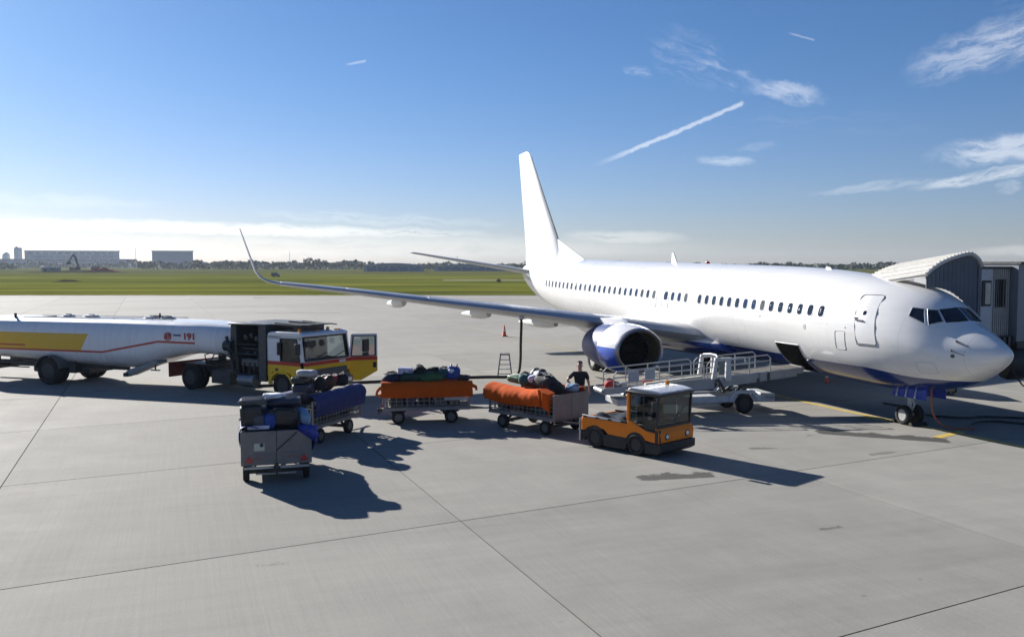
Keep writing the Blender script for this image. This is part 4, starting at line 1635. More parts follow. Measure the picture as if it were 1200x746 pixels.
mb.hexa([(-1.2, -.10, 1.55), (-1.12, -.10, 1.55), (-1.12, -.02, 1.55), (-1.2, -.02, 1.55), (-1.2, -.10, 2.0), (-1.12, -.10, 2.0), (-1.12, -.02, 2.0), (-1.2, -.02, 2.0)])
mb.build('mirror', BLACK, truck, bevel=.02)
mb = MB()
mb.box(.0, .12, .08, .48, 1.88, 2.08)
mb.bar((-.05, .2, 2.16), (.06, .25, 2.05), .03)
mb.build('front_mirror', BLACK, truck, bevel=.03)
for y in (.35, 1.5):
    mb = MB()
    mb.box(-1.35, -.85, y, y + .52, .94, 1.18)
    mb.hexa([(-1.5, y, 1.15), (-1.32, y, 1.15), (-1.32, y + .52, 1.15), (-1.5, y + .52, 1.15), (-1.6, y + .05, 1.9), (-1.5, y + .05, 1.9), (-1.5, y + .47, 1.9), (-1.6, y + .47, 1.9)])
    mb.build('seat', SEATM, truck, bevel=.04)
mb = MB()
mb.box(-.35, -.08, .1, 2.3, 1.1, 1.38)
mb.build('dashboard', BLACK, truck, bevel=.04)
mb = MB()
rings = []
for k in range(25):
    a = 2 * pi * k / 24
    rings.append([(-.55 + .1 * sin(a) * .5 + (.02 * cos(b_)), .62 + .22 * cos(a), 1.38 + .2 * sin(a) + .02 * sin(b_)) for b_ in (0, 1.57, 3.14, 4.71)])
mb.loft(rings, cap=False)
mb.bar((-.55, .62, 1.38), (-.3, .62, 1.2), .05)
mb.build('steering_wheel', BLACK, truck)
# the far door stands open
D0, D1 = Vector((-.12, 2.42, 0)), Vector((.60, 3.20, 0))
dv = (D1 - D0)
dn = Vector((-dv.y, dv.x, 0)).normalized() * .025


def dpt(u, z, k):
    p = D0 + dv * u + dn * k
    return (p.x, p.y, z)


def dpoly(mb, pts):
    mb.loft([[dpt(u, z, -1) for u, z in pts], [dpt(u, z, 1) for u, z in pts]])


mb = MB()
dpoly(mb, [(0, .46), (.42, .46), (.70, .62), (1, .80), (1, 1.34), (0, 1.34)])
dpoly(mb, [(0, 1.34), (.10, 1.34), (.18, 2.16), (.08, 2.16)])
dpoly(mb, [(.93, 1.34), (1, 1.34), (1, 2.10), (.93, 2.10)])
dpoly(mb, [(.08, 2.10), (1, 2.10), (.97, 2.18), (.12, 2.18)])
door = mb.build('cab_door', CABP, truck, smooth=False)
mb = MB()
for (a, b_) in (((.09, 1.36), (.93, 1.36)), ((.93, 1.36), (.93, 2.10)), ((.93, 2.10), (.17, 2.10)), ((.17, 2.10), (.09, 1.36))):
    mb.bar(dpt(*a, -1.5), dpt(*b_, -1.5), .035)
    mb.bar(dpt(*a, 1.5), dpt(*b_, 1.5), .035)
mb.build('door_window_seal', BLACK, door)
mb = MB()
mb.loft([[dpt(u, z, k) for u, z in ((.1, 1.37), (.92, 1.37), (.92, 2.09), (.18, 2.09))] for k in (-.3, .3)])
mb.build('door_window', GLASS, door)
mb = MB()
mb.loft([[dpt(u, z, k) for u, z in ((.84, .92), (.96, .92), (.96, 1.12), (.84, 1.12))] for k in (-2, 2)])
mb.build('door_handle', BLACK, door)
mb = MB()
c = Vector(dpt(.58, 1.75, -5))
mb.box(c.x - .05, c.x + .05, c.y - .16, c.y + .16, 1.52, 1.98)
mb.box(c.x - .05, c.x + .05, c.y - .14, c.y + .14, 1.36, 1.5)
mb.build('door_mirror', BLACK, door, bevel=.03)
# pump module behind the cab: dark cabinets, pipes, roll-up shutter
PUMP = M('pump_cabinet_grey', (.032, .040, .050), .45, .1, .2, 4, dirt=.3, dirt_rgb=(.2, .2, .2))
mb = MB()
mb.box(-2.25, -1.88, .05, 2.35, .55, 2.55)
mb.box(-3.72, -3.42, .1, 2.3, .75, 2.52)
mb.box(-3.45, -2.2, 1.2, 2.3, .75, 2.5)
mb.build('pump_cabinet', PUMP, truck, bevel=.02)
mb = MB()
mb.box(-3.75, -1.85, .02, 2.38, 2.53, 2.60)
mb.build('pump_module_roof', PUMP, truck, bevel=.02)
mb = MB()
mb.box(-3.15, -2.3, .08, .5, 1.06, 1.32)
mb.box(-3.15, -2.3, .1, .14, 1.68, 1.72)
mb.build('meter_housing', M('meter_grey', (.08, .09, .10), .5, 0, .1, 4), truck, bevel=.03)
mb = MB()
for (x, z, r) in ((-3.0, 2.1, .10), (-2.72, 2.16, .09), (-2.45, 2.05, .11), (-2.9, 1.5, .1), (-2.5, 1.52, .1)):
    mb.lathe([(0, r), (.06, r), (.07, r * .8), (.08, .01)], (x, .22, z), (0, -1, 0), 16)
for q in range(6):
    x = -3.6 + q * .27
    mb.tube([(x, .15, .7), (x, .1, 1.0), (x + .08, .08, 1.15), (x + .1, .3, 1.3)], .045, 8)
mb.tube([(-3.8, .0, 2.1), (-3.7, -.05, 1.7), (-3.55, 0, 1.3), (-3.5, .05, .9), (-3.3, .1, .7)], .06, 8)
mb.tube([(-3.3, .0, 2.4), (-3.3, -.02, 1.9), (-3.28, 0, 1.4), (-3.3, .1, .9)], .04, 8)
mb.cyl((-3.95, .1, 1.75), (-3.55, .1, 1.75), .2, 14)
mb.cyl((-3.7, .02, 1.5), (-2.3, .02, 1.5), .03, 8)
mb.cyl((-3.7, .02, 1.85), (-2.3, .02, 1.85), .025, 8)
mb.build('pipework', M('dark_pipe', (.03, .036, .042), .35, .5, .3, 6), truck)
mb = MB()
mb.cyl((-3.2, .1, .55), (-2.4, .1, .55), .22, 18)
mb.build('fuel_pump', M('fuel_tank_alloy', (.22, .23, .24), .4, .6, .2), truck)
mb = MB()
mb.box(-1.86, -.4, .3, 1.9, 2.56, 2.60)
mb.bar((-1.86, .5, 2.62), (-.2, .5, 2.58), .04)
mb.bar((-1.86, 1.2, 2.64), (-.6, 1.2, 2.60), .05)
mb.bar((-1.86, 1.9, 2.62), (-.2, 1.9, 2.56), .035)
mb.box(-.95, -.85, .45, 1.95, 2.36, 2.60)
mb.build('roof_rack', DARK, truck)
mb = MB()
mb.box(-6.95, -.1, .66, .76, .60, .86)
mb.box(-6.95, -.1, 1.60, 1.70, .60, .86)
for x in (-6.9, -5.2, -4.3, -2.6):
    mb.box(x, x + .12, .66, 1.7, .62, .82)
mb.box(-6.9, -4.9, .5, 1.85, .86, .92)
mb.cyl((-5.8, .3, .48), (-5.8, 2.1, .48), .1, 10)
mb.cyl((-1.12, .3, .48), (-1.12, 2.1, .48), .08, 10)
mb.build('chassis', DARK, truck)
mb = MB()
mb.lathe([(0, .5), (.06, .5), (.1, .44)], (-5.6, 1.2, .95), (0, 0, 1), 24)
mb.cyl((-5.4, 1.2, 1.0), (-5.4, 1.2, 1.35), .16, 12)
mb.build('fifth_wheel', DARK, truck)
mb = MB()
mb.box(-7.02, -6.93, .0, 2.36, .42, .98)
mb.box(-7.03, -6.95, -.01, .3, .42, .98)
mb.build('tail_board', M('tail_board_red', (.16, .02, .018), .5, 0, .2, 6), truck, bevel=.01)
for y in (.06, 2.1):
    mb = MB()
    mb.box(-7.06, -7.02, y, y + .22, .6, .75)
    mb.build('tail_light', REDLENS, truck)
mb = MB()
mb.tube([(-5.2, .25, 1.0), (-5.1, .1, 1.35), (-4.6, .2, 1.5), (-4.0, .3, 1.3), (-3.8, .3, 1.2)], .025, 6)
mb.tube([(-5.2, .4, 1.0), (-5.0, .5, 1.4), (-4.5, .5, 1.55), (-3.8, .5, 1.4)], .022, 6)
mb.build('air_lines', HOSE, truck)
mb = MB()
mb.box(-4.75, -3.75, .08, .62, .32, .8)
mb.build('battery_box', M('box_dark', (.04, .05, .055), .5, .2), truck, bevel=.03)
for (y, sd) in ((.16, -1), (.50, -1), (1.86, 1), (2.2, 1)):
    wheel(truck, -5.9, y, .46, .46, .27, sd, HUBD)
for (y, sd) in ((.18, -1), (2.2, 1)):
    wheel(truck, -1.12, y, .46, .46, .27, sd, HUBD)

# ------------------------------------------------------------------ baggage tractor (origin under near front corner, x forward, y left)
tug = thing('baggage_tractor', 'orange baggage tractor with a black-framed glass cab leading the baggage carts', 'tractor', (3.56, 21.98, 0), -46.5)
TUGD = M('tractor_dark_grey', (.026, .027, .029), .6, 0, .15, 4, dirt=.3, dirt_rgb=(.10, .09, .08), spec=.3)
mb = MB()
for y0, y1 in ((.0, .06), (1.34, 1.40)):
    mb.prism([(-2.52, .42), (-2.42, .42), (-2.30, .52), (-1.78, .52), (-1.62, .40), (-.98, .38), (-.55, .42), (-.05, .38), (-.02, .62), (-.42, .66), (-.90, .86), (-1.0, .86), (-1.0, .76), (-2.52, .76)], y0, y1, 'xz')
mb.box(-2.52, -2.44, .06, 1.34, .30, .76)
mb.build('side_panel', ORANGE, tug, bevel=.015)
mb = MB()
mb.prism([(-.10, .38), (.0, .38), (.02, .62), (-.06, .74), (-.14, .74)], .0, 1.40, 'xz')
nose = mb.build('nose_panel', ORANGE, tug, bevel=.02)
mb = MB()
mb.prism([(-.35, .10), (-.08, .10), (.06, .18), (.06, .375), (-.35, .375)], -.01, 1.41, 'xz')
mb.build('front_bumper', TUGD, tug, bevel=.02)
for y0, y1 in ((-.012, .10), (1.30, 1.412)):
    mb = MB()
    mb.prism([(-1.75, .10), (-1.05, .10), (-1.0, .34), (-.96, .40), (-1.62, .40), (-1.78, .36)], y0, y1, 'xz')
    mb.prism([(-.42, .10), (-.33, .10), (-.33, .375), (-.46, .34)], y0, y1, 'xz')
    mb.prism([(-2.52, .16), (-2.40, .16), (-2.36, .40), (-2.52, .42)], y0, y1, 'xz')
    for cx in (-2.06, -.72):
        rings = []
        for k in range(11):
            a = R(5 + 170 * k / 10)
            rings.append([(cx + cos(a) * r, yy, .24 + sin(a) * r) for r, yy in ((.275, y0), (.275, y1), (.34, y1), (.34, y0))])
        mb.loft(rings)
    mb.build('skirt', TUGD, tug, angle=40)
mb = MB()
mb.box(-2.45, -.1, .12, 1.28, .16, .42)
mb.box(-2.44, -1.0, .06, 1.34, .60, .70)
mb.box(-1.0, -.1, .06, 1.34, .36, .44)
mb.build('chassis', DARK, tug)
for (x, y, sd) in ((-2.06, .07, -1), (-.72, .07, -1), (-2.06, 1.33, 1), (-.72, 1.33, 1)):
    wheel(tug, x, y, .27, .27, .2, sd, M('dark_rim', (.03, .03, .03), .6, .1))
for y in (.0, 1.32):
    mb = MB()
    mb.box(-2.52, -1.02, y, y + .08, .76, .82)
    r = mb.build('deck_rail', BLACK, tug, bevel=.015)
    for q in range(3):
        mb = MB()
        mb.box(-2.33 + q * .42, -2.05 + q * .42, y - .006 if y < 1 else y + .08, y if y < 1 else y + .086, .775, .805)
        mb.build('reflector', M('white_reflector', (.7, .72, .75), .2), r)
mb = MB()
mb.box(-2.5, -1.02, .1, 1.3, .70, .74)
mb.build('cargo_deck', M('deck_chequer_plate', (.05, .055, .06), .8, 0, .3, 8, spec=.15), tug)
# deck clutter: folded grey sheet and a spare coupling
rn = random.Random(3)
mb = MB()
nx, ny = 16, 12
pts = []
for i in range(nx + 1):
    for j in range(ny + 1):
        e = min(i, nx - i, j, ny - j)
        h = 0 if e == 0 else (.05 + .05 * sin(i * .55 + j * .35) + .025 * sin(j * .8 - i * .4) + rn.uniform(-.008, .008))
        pts.append((-2.3 + 1.1 * i / nx, .18 + 1.0 * j / ny, .745 + max(0, h)))
mb.add(pts, [(i * (ny + 1) + j, (i + 1) * (ny + 1) + j, (i + 1) * (ny + 1) + j + 1, i * (ny + 1) + j + 1) for i in range(nx) for j in range(ny)])
sheet = mb.build('folded_sheet', M('grey_tarpaulin', (.05, .058, .07), .95, 0, .25, 3, spec=.05), None, angle=60)
sheet.location = (3.56, 21.98, 0)
sheet.rotation_euler = (0, 0, R(-46.5))
tag(sheet, 'crumpled grey tarpaulin lying on the rear deck of the orange tractor', 'tarpaulin')
mb = MB()
mb.prism([(-1.045, 1.53), (-.0, 1.51), (.02, 1.575), (-1.05, 1.60)], -.012, 1.412, 'xz')
mb.build('roof_edge', BLACK, tug, bevel=.012)
# cab
mb = MB()
mb.bar((-.97, .035, .84), (-.97, .035, 1.60), .09, .075)
mb.bar((-.97, 1.365, .84), (-.97, 1.365, 1.60), .09, .075)
mb.build('rear_pillar', ORANGE, tug, bevel=.012)
mb = MB()
mb.bar((-.10, .04, .72), (-.05, .04, 1.56), .06)
mb.bar((-.10, 1.36, .72), (-.05, 1.36, 1.56), .06)
mb.bar((-.07, .04, 1.54), (-.07, 1.36, 1.54), .06, .07)
mb.bar((-.93, .04, 1.54), (-.07, .04, 1.54), .05, .07)
mb.bar((-.93, 1.36, 1.54), (-.07, 1.36, 1.54), .05, .07)
mb.bar((-.5, .04, .72), (-.5, .04, 1.52), .04)
mb.bar((-.93, .03, .84), (-.42, .03, .66), .04)
mb.bar((-.42, .03, .66), (-.1, .03, .66), .04)
mb.bar((-.08, .04, .76), (-.08, 1.36, .76), .05, .06)
mb.build('cab_frame', BLACK, tug, bevel=.01)
mb = MB()
mb.prism([(-1.02, 1.59), (-.04, 1.57), (.01, 1.585), (-.02, 1.62), (-.3, 1.67), (-.9, 1.68), (-1.0, 1.64)], .03, 1.37, 'xz')
mb.build('cab_roof', M('pale_grey_roof', (.45, .46, .475), .3, 0, .06, 3, coat=.3), tug, bevel=.03, seg=3)
mb = MB()
mb.hexa([(-.10, .07, .78), (-.09, .07, .78), (-.09, 1.33, .78), (-.10, 1.33, .78), (-.065, .07, 1.51), (-.055, .07, 1.51), (-.055, 1.33, 1.51), (-.065, 1.33, 1.51)])
w = mb.build('windscreen', GLASS, tug)
mb = MB()
mb.bar((-.07, .7, .80), (-.04, 1.05, 1.2), .015)
mb.build('wiper', BLACK, w)
for y in (.03, 1.36):
    mb = MB()
    mb.box(-.92, -.52, y, y + .008, .84, 1.51)
    mb.build('side_window', GLASS, tug)
    mb = MB()
    mb.box(-.48, -.12, y, y + .008, .70, 1.51)
    mb.build('side_window', GLASS, tug)
for y in (.2, .8):
    mb = MB()
    mb.box(-.85, -.45, y, y + .42, .62, .76)
    mb.box(-.9, -.8, y + .02, y + .40, .76, 1.22)
    mb.build('seat', SEATM, tug, bevel=.03)
mb = MB()
mb.box(-.25, -.12, .1, 1.3, .5, .80)
mb.tube([(-.25, .42, .8), (-.34, .42, .92)], .02, 8)
mb.lathe([(0, .16), (.02, .17), (.02, .14), (0, .14)], (-.35, .42, .92), (-.6, 0, .8), 18)
mb.build('dashboard', BLACK, tug)
for y in (.30, 1.12):
    mb = MB()
    mb.lathe([(-.02, .085), (.015, .085), (.02, .075)], (.005, y, .53), (1, 0, 0), 20)
    h = mb.build('headlight', BLACK, tug)
    mb = MB()
    mb.lathe([(.018, .058), (.032, .045), (.04, .005)], (.005, y, .53), (1, 0, 0), 18)
    mb.build('lens', LAMP, h)
mb = MB()
mb.box(-.12, -.03, -.012, .0, .38, .70)
mb.box(.0, .015, .0, .05, .40, .72)
mb.build('corner_trim', BLACK, tug)
mb = MB()
mb.bar((-2.54, -.03, .14), (-2.54, -.03, .72), .05)
mb.build('rear_guard', STEEL, tug)
mb = MB()
mb.box(-2.66, -2.5, .6, .8, .28, .4)
mb.cyl((-2.62, .7, .2), (-2.62, .7, .5), .025, 8)
mb.build('tow_hitch', DARK, tug)
mb = MB()
mb.bar((-.12, -.02, 1.4), (-.02, -.16, 1.38), .02)
mb.box(-.04, .0, -.24, -.10, 1.18, 1.42)
mb.build('mirror', BLACK, tug, bevel=.015)
mb = MB()
mb.cyl((-.97, .03, 1.68), (-.97, .03, 2.0), .006, 6)
mb.build('aerial', BLACK, tug)
mb = MB()
mb.lathe([(0, .05), (.03, .05), (.1, .045), (.12, .01)], (-.6, 1.1, 1.68), (0, 0, 1), 14)
mb.build('beacon', AMBER, tug)

# ------------------------------------------------------------------ belt loader (origin below its upper end, x toward the hold, y left)
ldr = thing('belt_loader', 'white and grey belt loader raised to the open cargo hold of the airliner', 'belt loader', (8.9, 29.9, 0), 12.0)
LGREY = M('loader_grey', (.33, .34, .35), .45, .1, .12, 3, dirt=.35, dirt_rgb=(.2, .19, .17))
LWHITE = M('loader_white', (.56, .56, .55), .4, 0, .06, 3, dirt=.2)


def bz(x):
    """height of the belt along the boom"""
    return 1.34 + .082 * x


mb = MB()
for y in (-.46, .42):
    mb.prism([(-6.3, bz(-6.3) - .14), (.45, bz(.45) - .16), (.45, bz(.45) + .02), (-6.3, bz(-6.3) + .08)], y, y + .05, 'xz')
boom = mb.build('boom', LGREY, ldr, bevel=.012)
for (xa, xb) in ((-4.0, -2.65), (-2.55, -1.2), (-1.1, .2)):
    mb = MB()
    mb.hexa([(xa, -.50, bz(xa) - .36 + .03 * (xa + 4)), (xb, -.50, bz(xb) - .36 + .03 * (xb + 4)), (xb, -.462, bz(xb) - .36 + .03 * (xb + 4)), (xa, -.462, bz(xa) - .36 + .03 * (xa + 4)), (xa, -.50, bz(xa) + .03), (xb, -.50, bz(xb) + .03), (xb, -.462, bz(xb) + .03), (xa, -.462, bz(xa) + .03)])
    mb.build('side_panel', LGREY, ldr, bevel=.012)
mb = MB()
mb.hexa([(-6.3, -.40, bz(-6.3) - .06), (.42, -.40, bz(.42) - .06), (.42, .40, bz(.42) - .06), (-6.3, .40, bz(-6.3) - .06), (-6.3, -.40, bz(-6.3) + .03), (.42, -.40, bz(.42) + .03), (.42, .40, bz(.42) + .03), (-6.3, .40, bz(-6.3) + .03)])
mb.build('belt', M('conveyor_belt', (.09, .085, .078), .75, 0, .2, 5, dirt=.5, dirt_rgb=(.25, .22, .18)), ldr)
for x in (-6.3, .45):
    mb = MB()
    mb.cyl((x, -.4, bz(x) - .03), (x, .4, bz(x) - .03), .075, 12)
    mb.build('end_roller', STEEL, ldr)
RAIL = M('grey_handrail', (.42, .43, .43), .4, .1, .06, 6, dirt=.2)
for y in (-.52, .52):
    for (xa, xb, arm) in ((-6.0, -3.02, 0), (-2.92, -.75, 0)):
        mb = MB()
        top = .56
        pts = [(xa, y, bz(xa)), (xa, y, bz(xa) + top - .1), (xa + .1, y, bz(xa + .1) + top), (xb - .1, y, bz(xb - .1) + top), (xb, y, bz(xb) + top - .1), (xb, y, bz(xb))]
        mb.tube(pts, .02, 8)
        n = 4 if xb - xa > 2.5 else 3
        for k in range(1, n):
            x = xa + (xb - xa) * k / n
            mb.cyl((x, y, bz(x)), (x, y, bz(x) + top), .02, 8)
        for h in (.19, .38):
            mb.cyl((xa, y, bz(xa) + h), (xb, y, bz(xb) + h), .013, 8)
        mb.build('handrail', RAIL, ldr)
# signs hung on the rail
for (x, w_) in ((-5.55, .36), (-5.0, .33)):
    mb = MB()
    mb.hexa([(x, -.56, bz(x) + .20), (x + w_, -.56, bz(x + w_) + .20), (x + w_, -.545, bz(x + w_) + .20), (x, -.545, bz(x) + .20), (x, -.56, bz(x) + .52), (x + w_, -.56, bz(x + w_) + .52), (x + w_, -.545, bz(x + w_) + .52), (x, -.545, bz(x) + .52)])
    mb.build('rail_plate', M('plate_grey', (.40, .42, .44), .4), ldr)
# white control frame with a window half way up the boom
mb = MB()
xa, xb = -2.78, -2.20
for y in (-.60, .5):
    mb.hexa([(xa, y, bz(xa) - .02), (xa + .13, y, bz(xa) - .02), (xa + .13, y + .1, bz(xa) - .02), (xa, y + .1, bz(xa) - .02), (xa + .1, y, bz(xa) + .64), (xa + .21, y, bz(xa) + .64), (xa + .21, y + .1, bz(xa) + .64), (xa + .1, y + .1, bz(xa) + .64)])
    mb.hexa([(xb - .12, y, bz(xb) - .12), (xb + .08, y, bz(xb) - .12), (xb + .08, y + .1, bz(xb) - .12), (xb - .12, y + .1, bz(xb) - .12), (xb - .1, y, bz(xb) + .52), (xb + .06, y, bz(xb) + .52), (xb + .06, y + .1, bz(xb) + .52), (xb - .1, y + .1, bz(xb) + .52)])
    mb.box(xa + .1, xb + .08, y, y + .1, bz(xa) + .58, bz(xa) + .67)
mb.tube([(xa + .2, -.55, bz(xa) + .68), (xa + .3, -.2, bz(xa) + .72), (xa + .3, .2, bz(xa) + .72), (xa + .2, .55, bz(xa) + .68)], .03, 8)
mb.tube([(xb, -.55, bz(xa) + .58), (xb + .3, -.55, bz(xa) + .66), (xb + .55, -.55, bz(xa) + .64), (xb + .58, -.55, bz(xa) + .50)], .03, 8)
mb.build('control_frame', LWHITE, ldr, bevel=.03)
mb = MB()
mb.box(xa + .24, xb - .14, -.57, -.56, bz(xa) + .14, bz(xa) + .56)
mb.build('control_window', M('grey_green_glass', (.14, .18, .18), .1), ldr)
mb = MB()
mb.bar((-3.6, 0, .55), (-2.3, 0, bz(-2.3) - .1), .12)
mb.bar((-2.0, -.3, .55), (-1.2, -.3, bz(-1.2) - .1), .08)
mb.bar((-2.0, .3, .55), (-1.2, .3, bz(-1.2) - .1), .08)
mb.bar((-2.6, -.52, bz(-2.6) + .0), (-2.35, -.52, bz(-2.35) - .4), .1)
mb.bar((-.8, -.5, bz(-.8) + .0), (-.8, -.5, bz(-.8) - .34), .07)
mb.build('lift_ram', DARK, ldr)
# chassis with angular mudguards
mb = MB()
mb.box(-5.9, -.62, -.62, -.5, .36, .56)
mb.box(-5.9, -.62, .5, .62, .36, .56)
mb.box(-5.9, -5.4, -.5, .5, .36, .56)
mb.box(-1.0, -.62, -.62, .62, .40, .60)
mb.box(-3.6, -2.4, -.5, .5, .3, .5)
mb.build('chassis', M('chassis_pale_grey', (.42, .44, .46), .45, .1, .1, 3, dirt=.3), ldr, bevel=.02)
for y in (-.66, .46):
    for cx in (-1.7, -4.9):
        mb = MB()
        mb.prism([(cx - .52, .50), (cx - .32, .72), (cx + .34, .72), (cx + .58, .50), (cx + .58, .40), (cx + .46, .40), (cx + .27, .64), (cx - .25, .64), (cx - .42, .42), (cx - .52, .42)], y, y + .2, 'xz')
        mb.build('mudguard', M('mudguard_pale', (.46, .48, .50), .45, 0, .08, 3, dirt=.3), ldr)
        wheel(ldr, cx, y + (.05 if y < 0 else .15), .31, .31, .2, -1 if y < 0 else 1, M('dark_rim', (.03, .03, .03), .6, .1))
mb = MB()
mb.box(-5.3, -4.0, -.48, .48, .5, .58)
mb.box(-4.3, -3.7, -.5, -.15, .5, .95)
mb.build('engine_cover', DARK, ldr, bevel=.03)
mb = MB()
mb.hexa([(-5.0, -.62, bz(-5.0) + .05), (-3.1, -.62, bz(-3.1) + .07), (-3.1, -.50, bz(-3.1) + .05), (-5.0, -.50, bz(-5.0) + .03), (-5.0, -.62, bz(-5.0) + .12), (-3.1, -.62, bz(-3.1) + .14), (-3.1, -.50, bz(-3.1) + .14), (-5.0, -.50, bz(-5.0) + .12)])
mb.build('lit_belt_edge', M('painted_sunlit_belt', (.66, .63, .52), .5), ldr)  # pale colour stands for sunlight on the belt surface
# ------------------------------------------------------------------ baggage carts (origin under the near rear wheel, x toward the tractor, y away to the left)
CARTG = M('cart_steel', (.24, .235, .23), .5, .5, .2, 5, dirt=.4, dirt_rgb=(.1, .085, .07))
CARTP = M('cart_plywood_grey', (.20, .18, .165), .65, 0, .15, 3, bump=.15, bscale=30, dirt=.35, dirt_rgb=(.09, .075, .065))
ORTARP = M('orange_tarpaulin', (.56, .085, .006), .85, 0, .12, 2, bump=.2, bscale=9, dirt=.3, dirt_rgb=(.24, .05, .015), spec=.15)
BLTARP = M('blue_tarpaulin', (.010, .022, .12), .7, 0, .15, 2, bump=.2, bscale=9, dirt=.2, dirt_rgb=(.06, .07, .12))
CARTW = 1.42


def roll_cover(parent, x0, x1, prof, mat, seed, name='cover', nx=40, amp=.011, taper=None):
    """heavy sheet folded over a side: prof is its outline (y, z) across the cart, swept along x with folds"""
    rg = random.Random(seed)
    ph = [rg.uniform(0, 6.3) for _ in range(6)]
    mb = MB()
    outer = []
    for i in range(nx + 1):
        x = x0 + (x1 - x0) * i / nx
        row = []
        for k, (y, z) in enumerate(prof):
            hang = 1.0 if k == 0 else .45
            w1 = sin(x * 7.5 + ph[0] + k * .35) + .6 * sin(x * 17 + ph[1] + k) + .4 * sin(x * 31 + ph[2] - k)
            w2 = sin(x * 5.1 + ph[3] + k * .7) + .5 * sin(x * 21 + ph[4])
            sg = -.05 * sin(pi * i / nx) * (taper or 0)
            row.append((x + .012 * sin(k * 2.1 + ph[5]), y + amp * .55 * w1, z + amp * hang * w2 * .6 + sg))
        outer.append(row)
    th = .018
    rings = []
    for row in outer:
        c = Vector((row[0][0], sum(p[1] for p in row) / len(row), sum(p[2] for p in row) / len(row) - .1))
        inner = []
        for p in row:
            d = (c - Vector(p))
            d.x = 0
            inner.append(tuple(Vector(p) + d.normalized() * th))
        rings.append(row + inner[::-1])
    mb.loft(rings)
    return mb.build(name, mat, parent, angle=70)


def cart(name, label, loc, rz, cover, x0=-.46, x1=2.14, wb=1.57, panel_front=False, panel_rear=False, rail_z=1.02, wheel_r=.20):
    t = thing(name, label, 'baggage cart', (loc[0], loc[1], 0), rz, 'baggage carts coupled behind the orange tractor')
    W_ = CARTW
    mb = MB()
    for y in (.0, W_ - .06):
        mb.box(x0, x1, y, y + .06, .40, .48)
    for x in (x0, (x0 + x1) / 2, x1 - .06):
        mb.box(x, x + .06, .06, W_ - .06, .40, .46)
    mb.box(x0 + .2, x1 - .2, W_ / 2 - .05, W_ / 2 + .05, .32, .40)
    mb.build('frame', CARTG, t, bevel=.006)
    mb = MB()
    mb.box(x0 + .02, x1 - .02, .02, W_ - .02, .482, .51)
    mb.build('deck', CARTP, t)
    for x in (0, wb):
        mb = MB()
        mb.box(x - .05, x + .05, .14, W_ - .14, wheel_r - .04, wheel_r + .04)
        for y in (.2, W_ - .26):
            mb.bar((x - .22, y, .38), (x, y, wheel_r + .02), .05)
            mb.bar((x + .22, y, .38), (x, y, wheel_r + .02), .05)
        mb.build('axle', DARK, t)
    mb = MB()
    mb.lathe([(0, .30), (.04, .30), (.05, .25)], (wb, W_ / 2, .27), (0, 0, 1), 20)
    mb.build('turntable', DARK, t)
    for x in (0, wb):
        wheel(t, x, .07, wheel_r, wheel_r, .14, -1, M('cart_rim', (.13, .125, .12), .5, .4))
        wheel(t, x, W_ - .07, wheel_r, wheel_r, .14, 1, M('cart_rim', (.13, .125, .12), .5, .4))
    for x in (x0 + .02, x1 - .06):
        for y in (.0, W_ - .05):
            mb = MB()
            mb.box(x, x + .05, y, y + .05, .48, rail_z + .14)
            mb.build('corner_post', CARTG, t)
    # side rails: wire panels of verticals and horizontals
    for y in (.01, W_ - .03):
        for k in range(3):
            xa, xb = x0 + .08 + (x1 - x0 - .16) * k / 3, x0 + .08 + (x1 - x0 - .16) * (k + 1) / 3
            mb = MB()
            for q in range(6):
                xx = xa + (xb - xa) * q / 5
                mb.box(xx - .009, xx + .009, y, y + .018, .50, rail_z)
            for z in (.56, .68, .80, .92, rail_z):
                mb.box(xa, xb, y - .004, y + .014, z - .008, z + .008)
            mb.build('side_rail', CARTG, t, smooth=False)
    for (x, on) in ((x0, panel_rear), (x1 - .03, panel_front)):
        if on:
            for q in range(2):
                mb = MB()
                ya, yb = -.04 + (W_ + .08) * q / 2, -.04 + (W_ + .08) * (q + 1) / 2
                mb.box(x - .02, x + .03, ya + .004, yb - .004, .40, 1.14)
                mb.build('end_panel', CARTP, t, bevel=.012)
        else:
            mb = MB()
            for z in (.6, .78, .96):
                mb.box(x, x + .03, .05, W_ - .05, z - .014, z + .014)
            for q in range(7):
                yy = .08 + (W_ - .16) * q / 6
                mb.box(x + .004, x + .026, yy - .01, yy + .01, .5, .98)
            mb.build('end_rail', CARTG, t)
    mb = MB()
    mb.bar((x1 - .1, W_ / 2 - .25, .36), (x1 + .55, W_ / 2, .33), .045)
    mb.bar((x1 - .1, W_ / 2 + .25, .36), (x1 + .55, W_ / 2, .33), .045)
    mb.bar((x1 + .5, W_ / 2, .33), (x1 + .82, W_ / 2, .33), .05)
    mb.lathe([(0, .07), (.03, .07), (.03, .035), (0, .035)], (x1 + .85, W_ / 2, .315), (0, 0, 1), 14)
    mb.build('drawbar', CARTG, t)
    mb = MB()
    mb.box(x0 - .16, x0, W_ / 2 - .07, W_ / 2 + .07, .28, .38)
    mb.cyl((x0 - .12, W_ / 2, .2), (x0 - .12, W_ / 2, .46), .022, 8)
    mb.build('hitch', DARK, t)
    return t


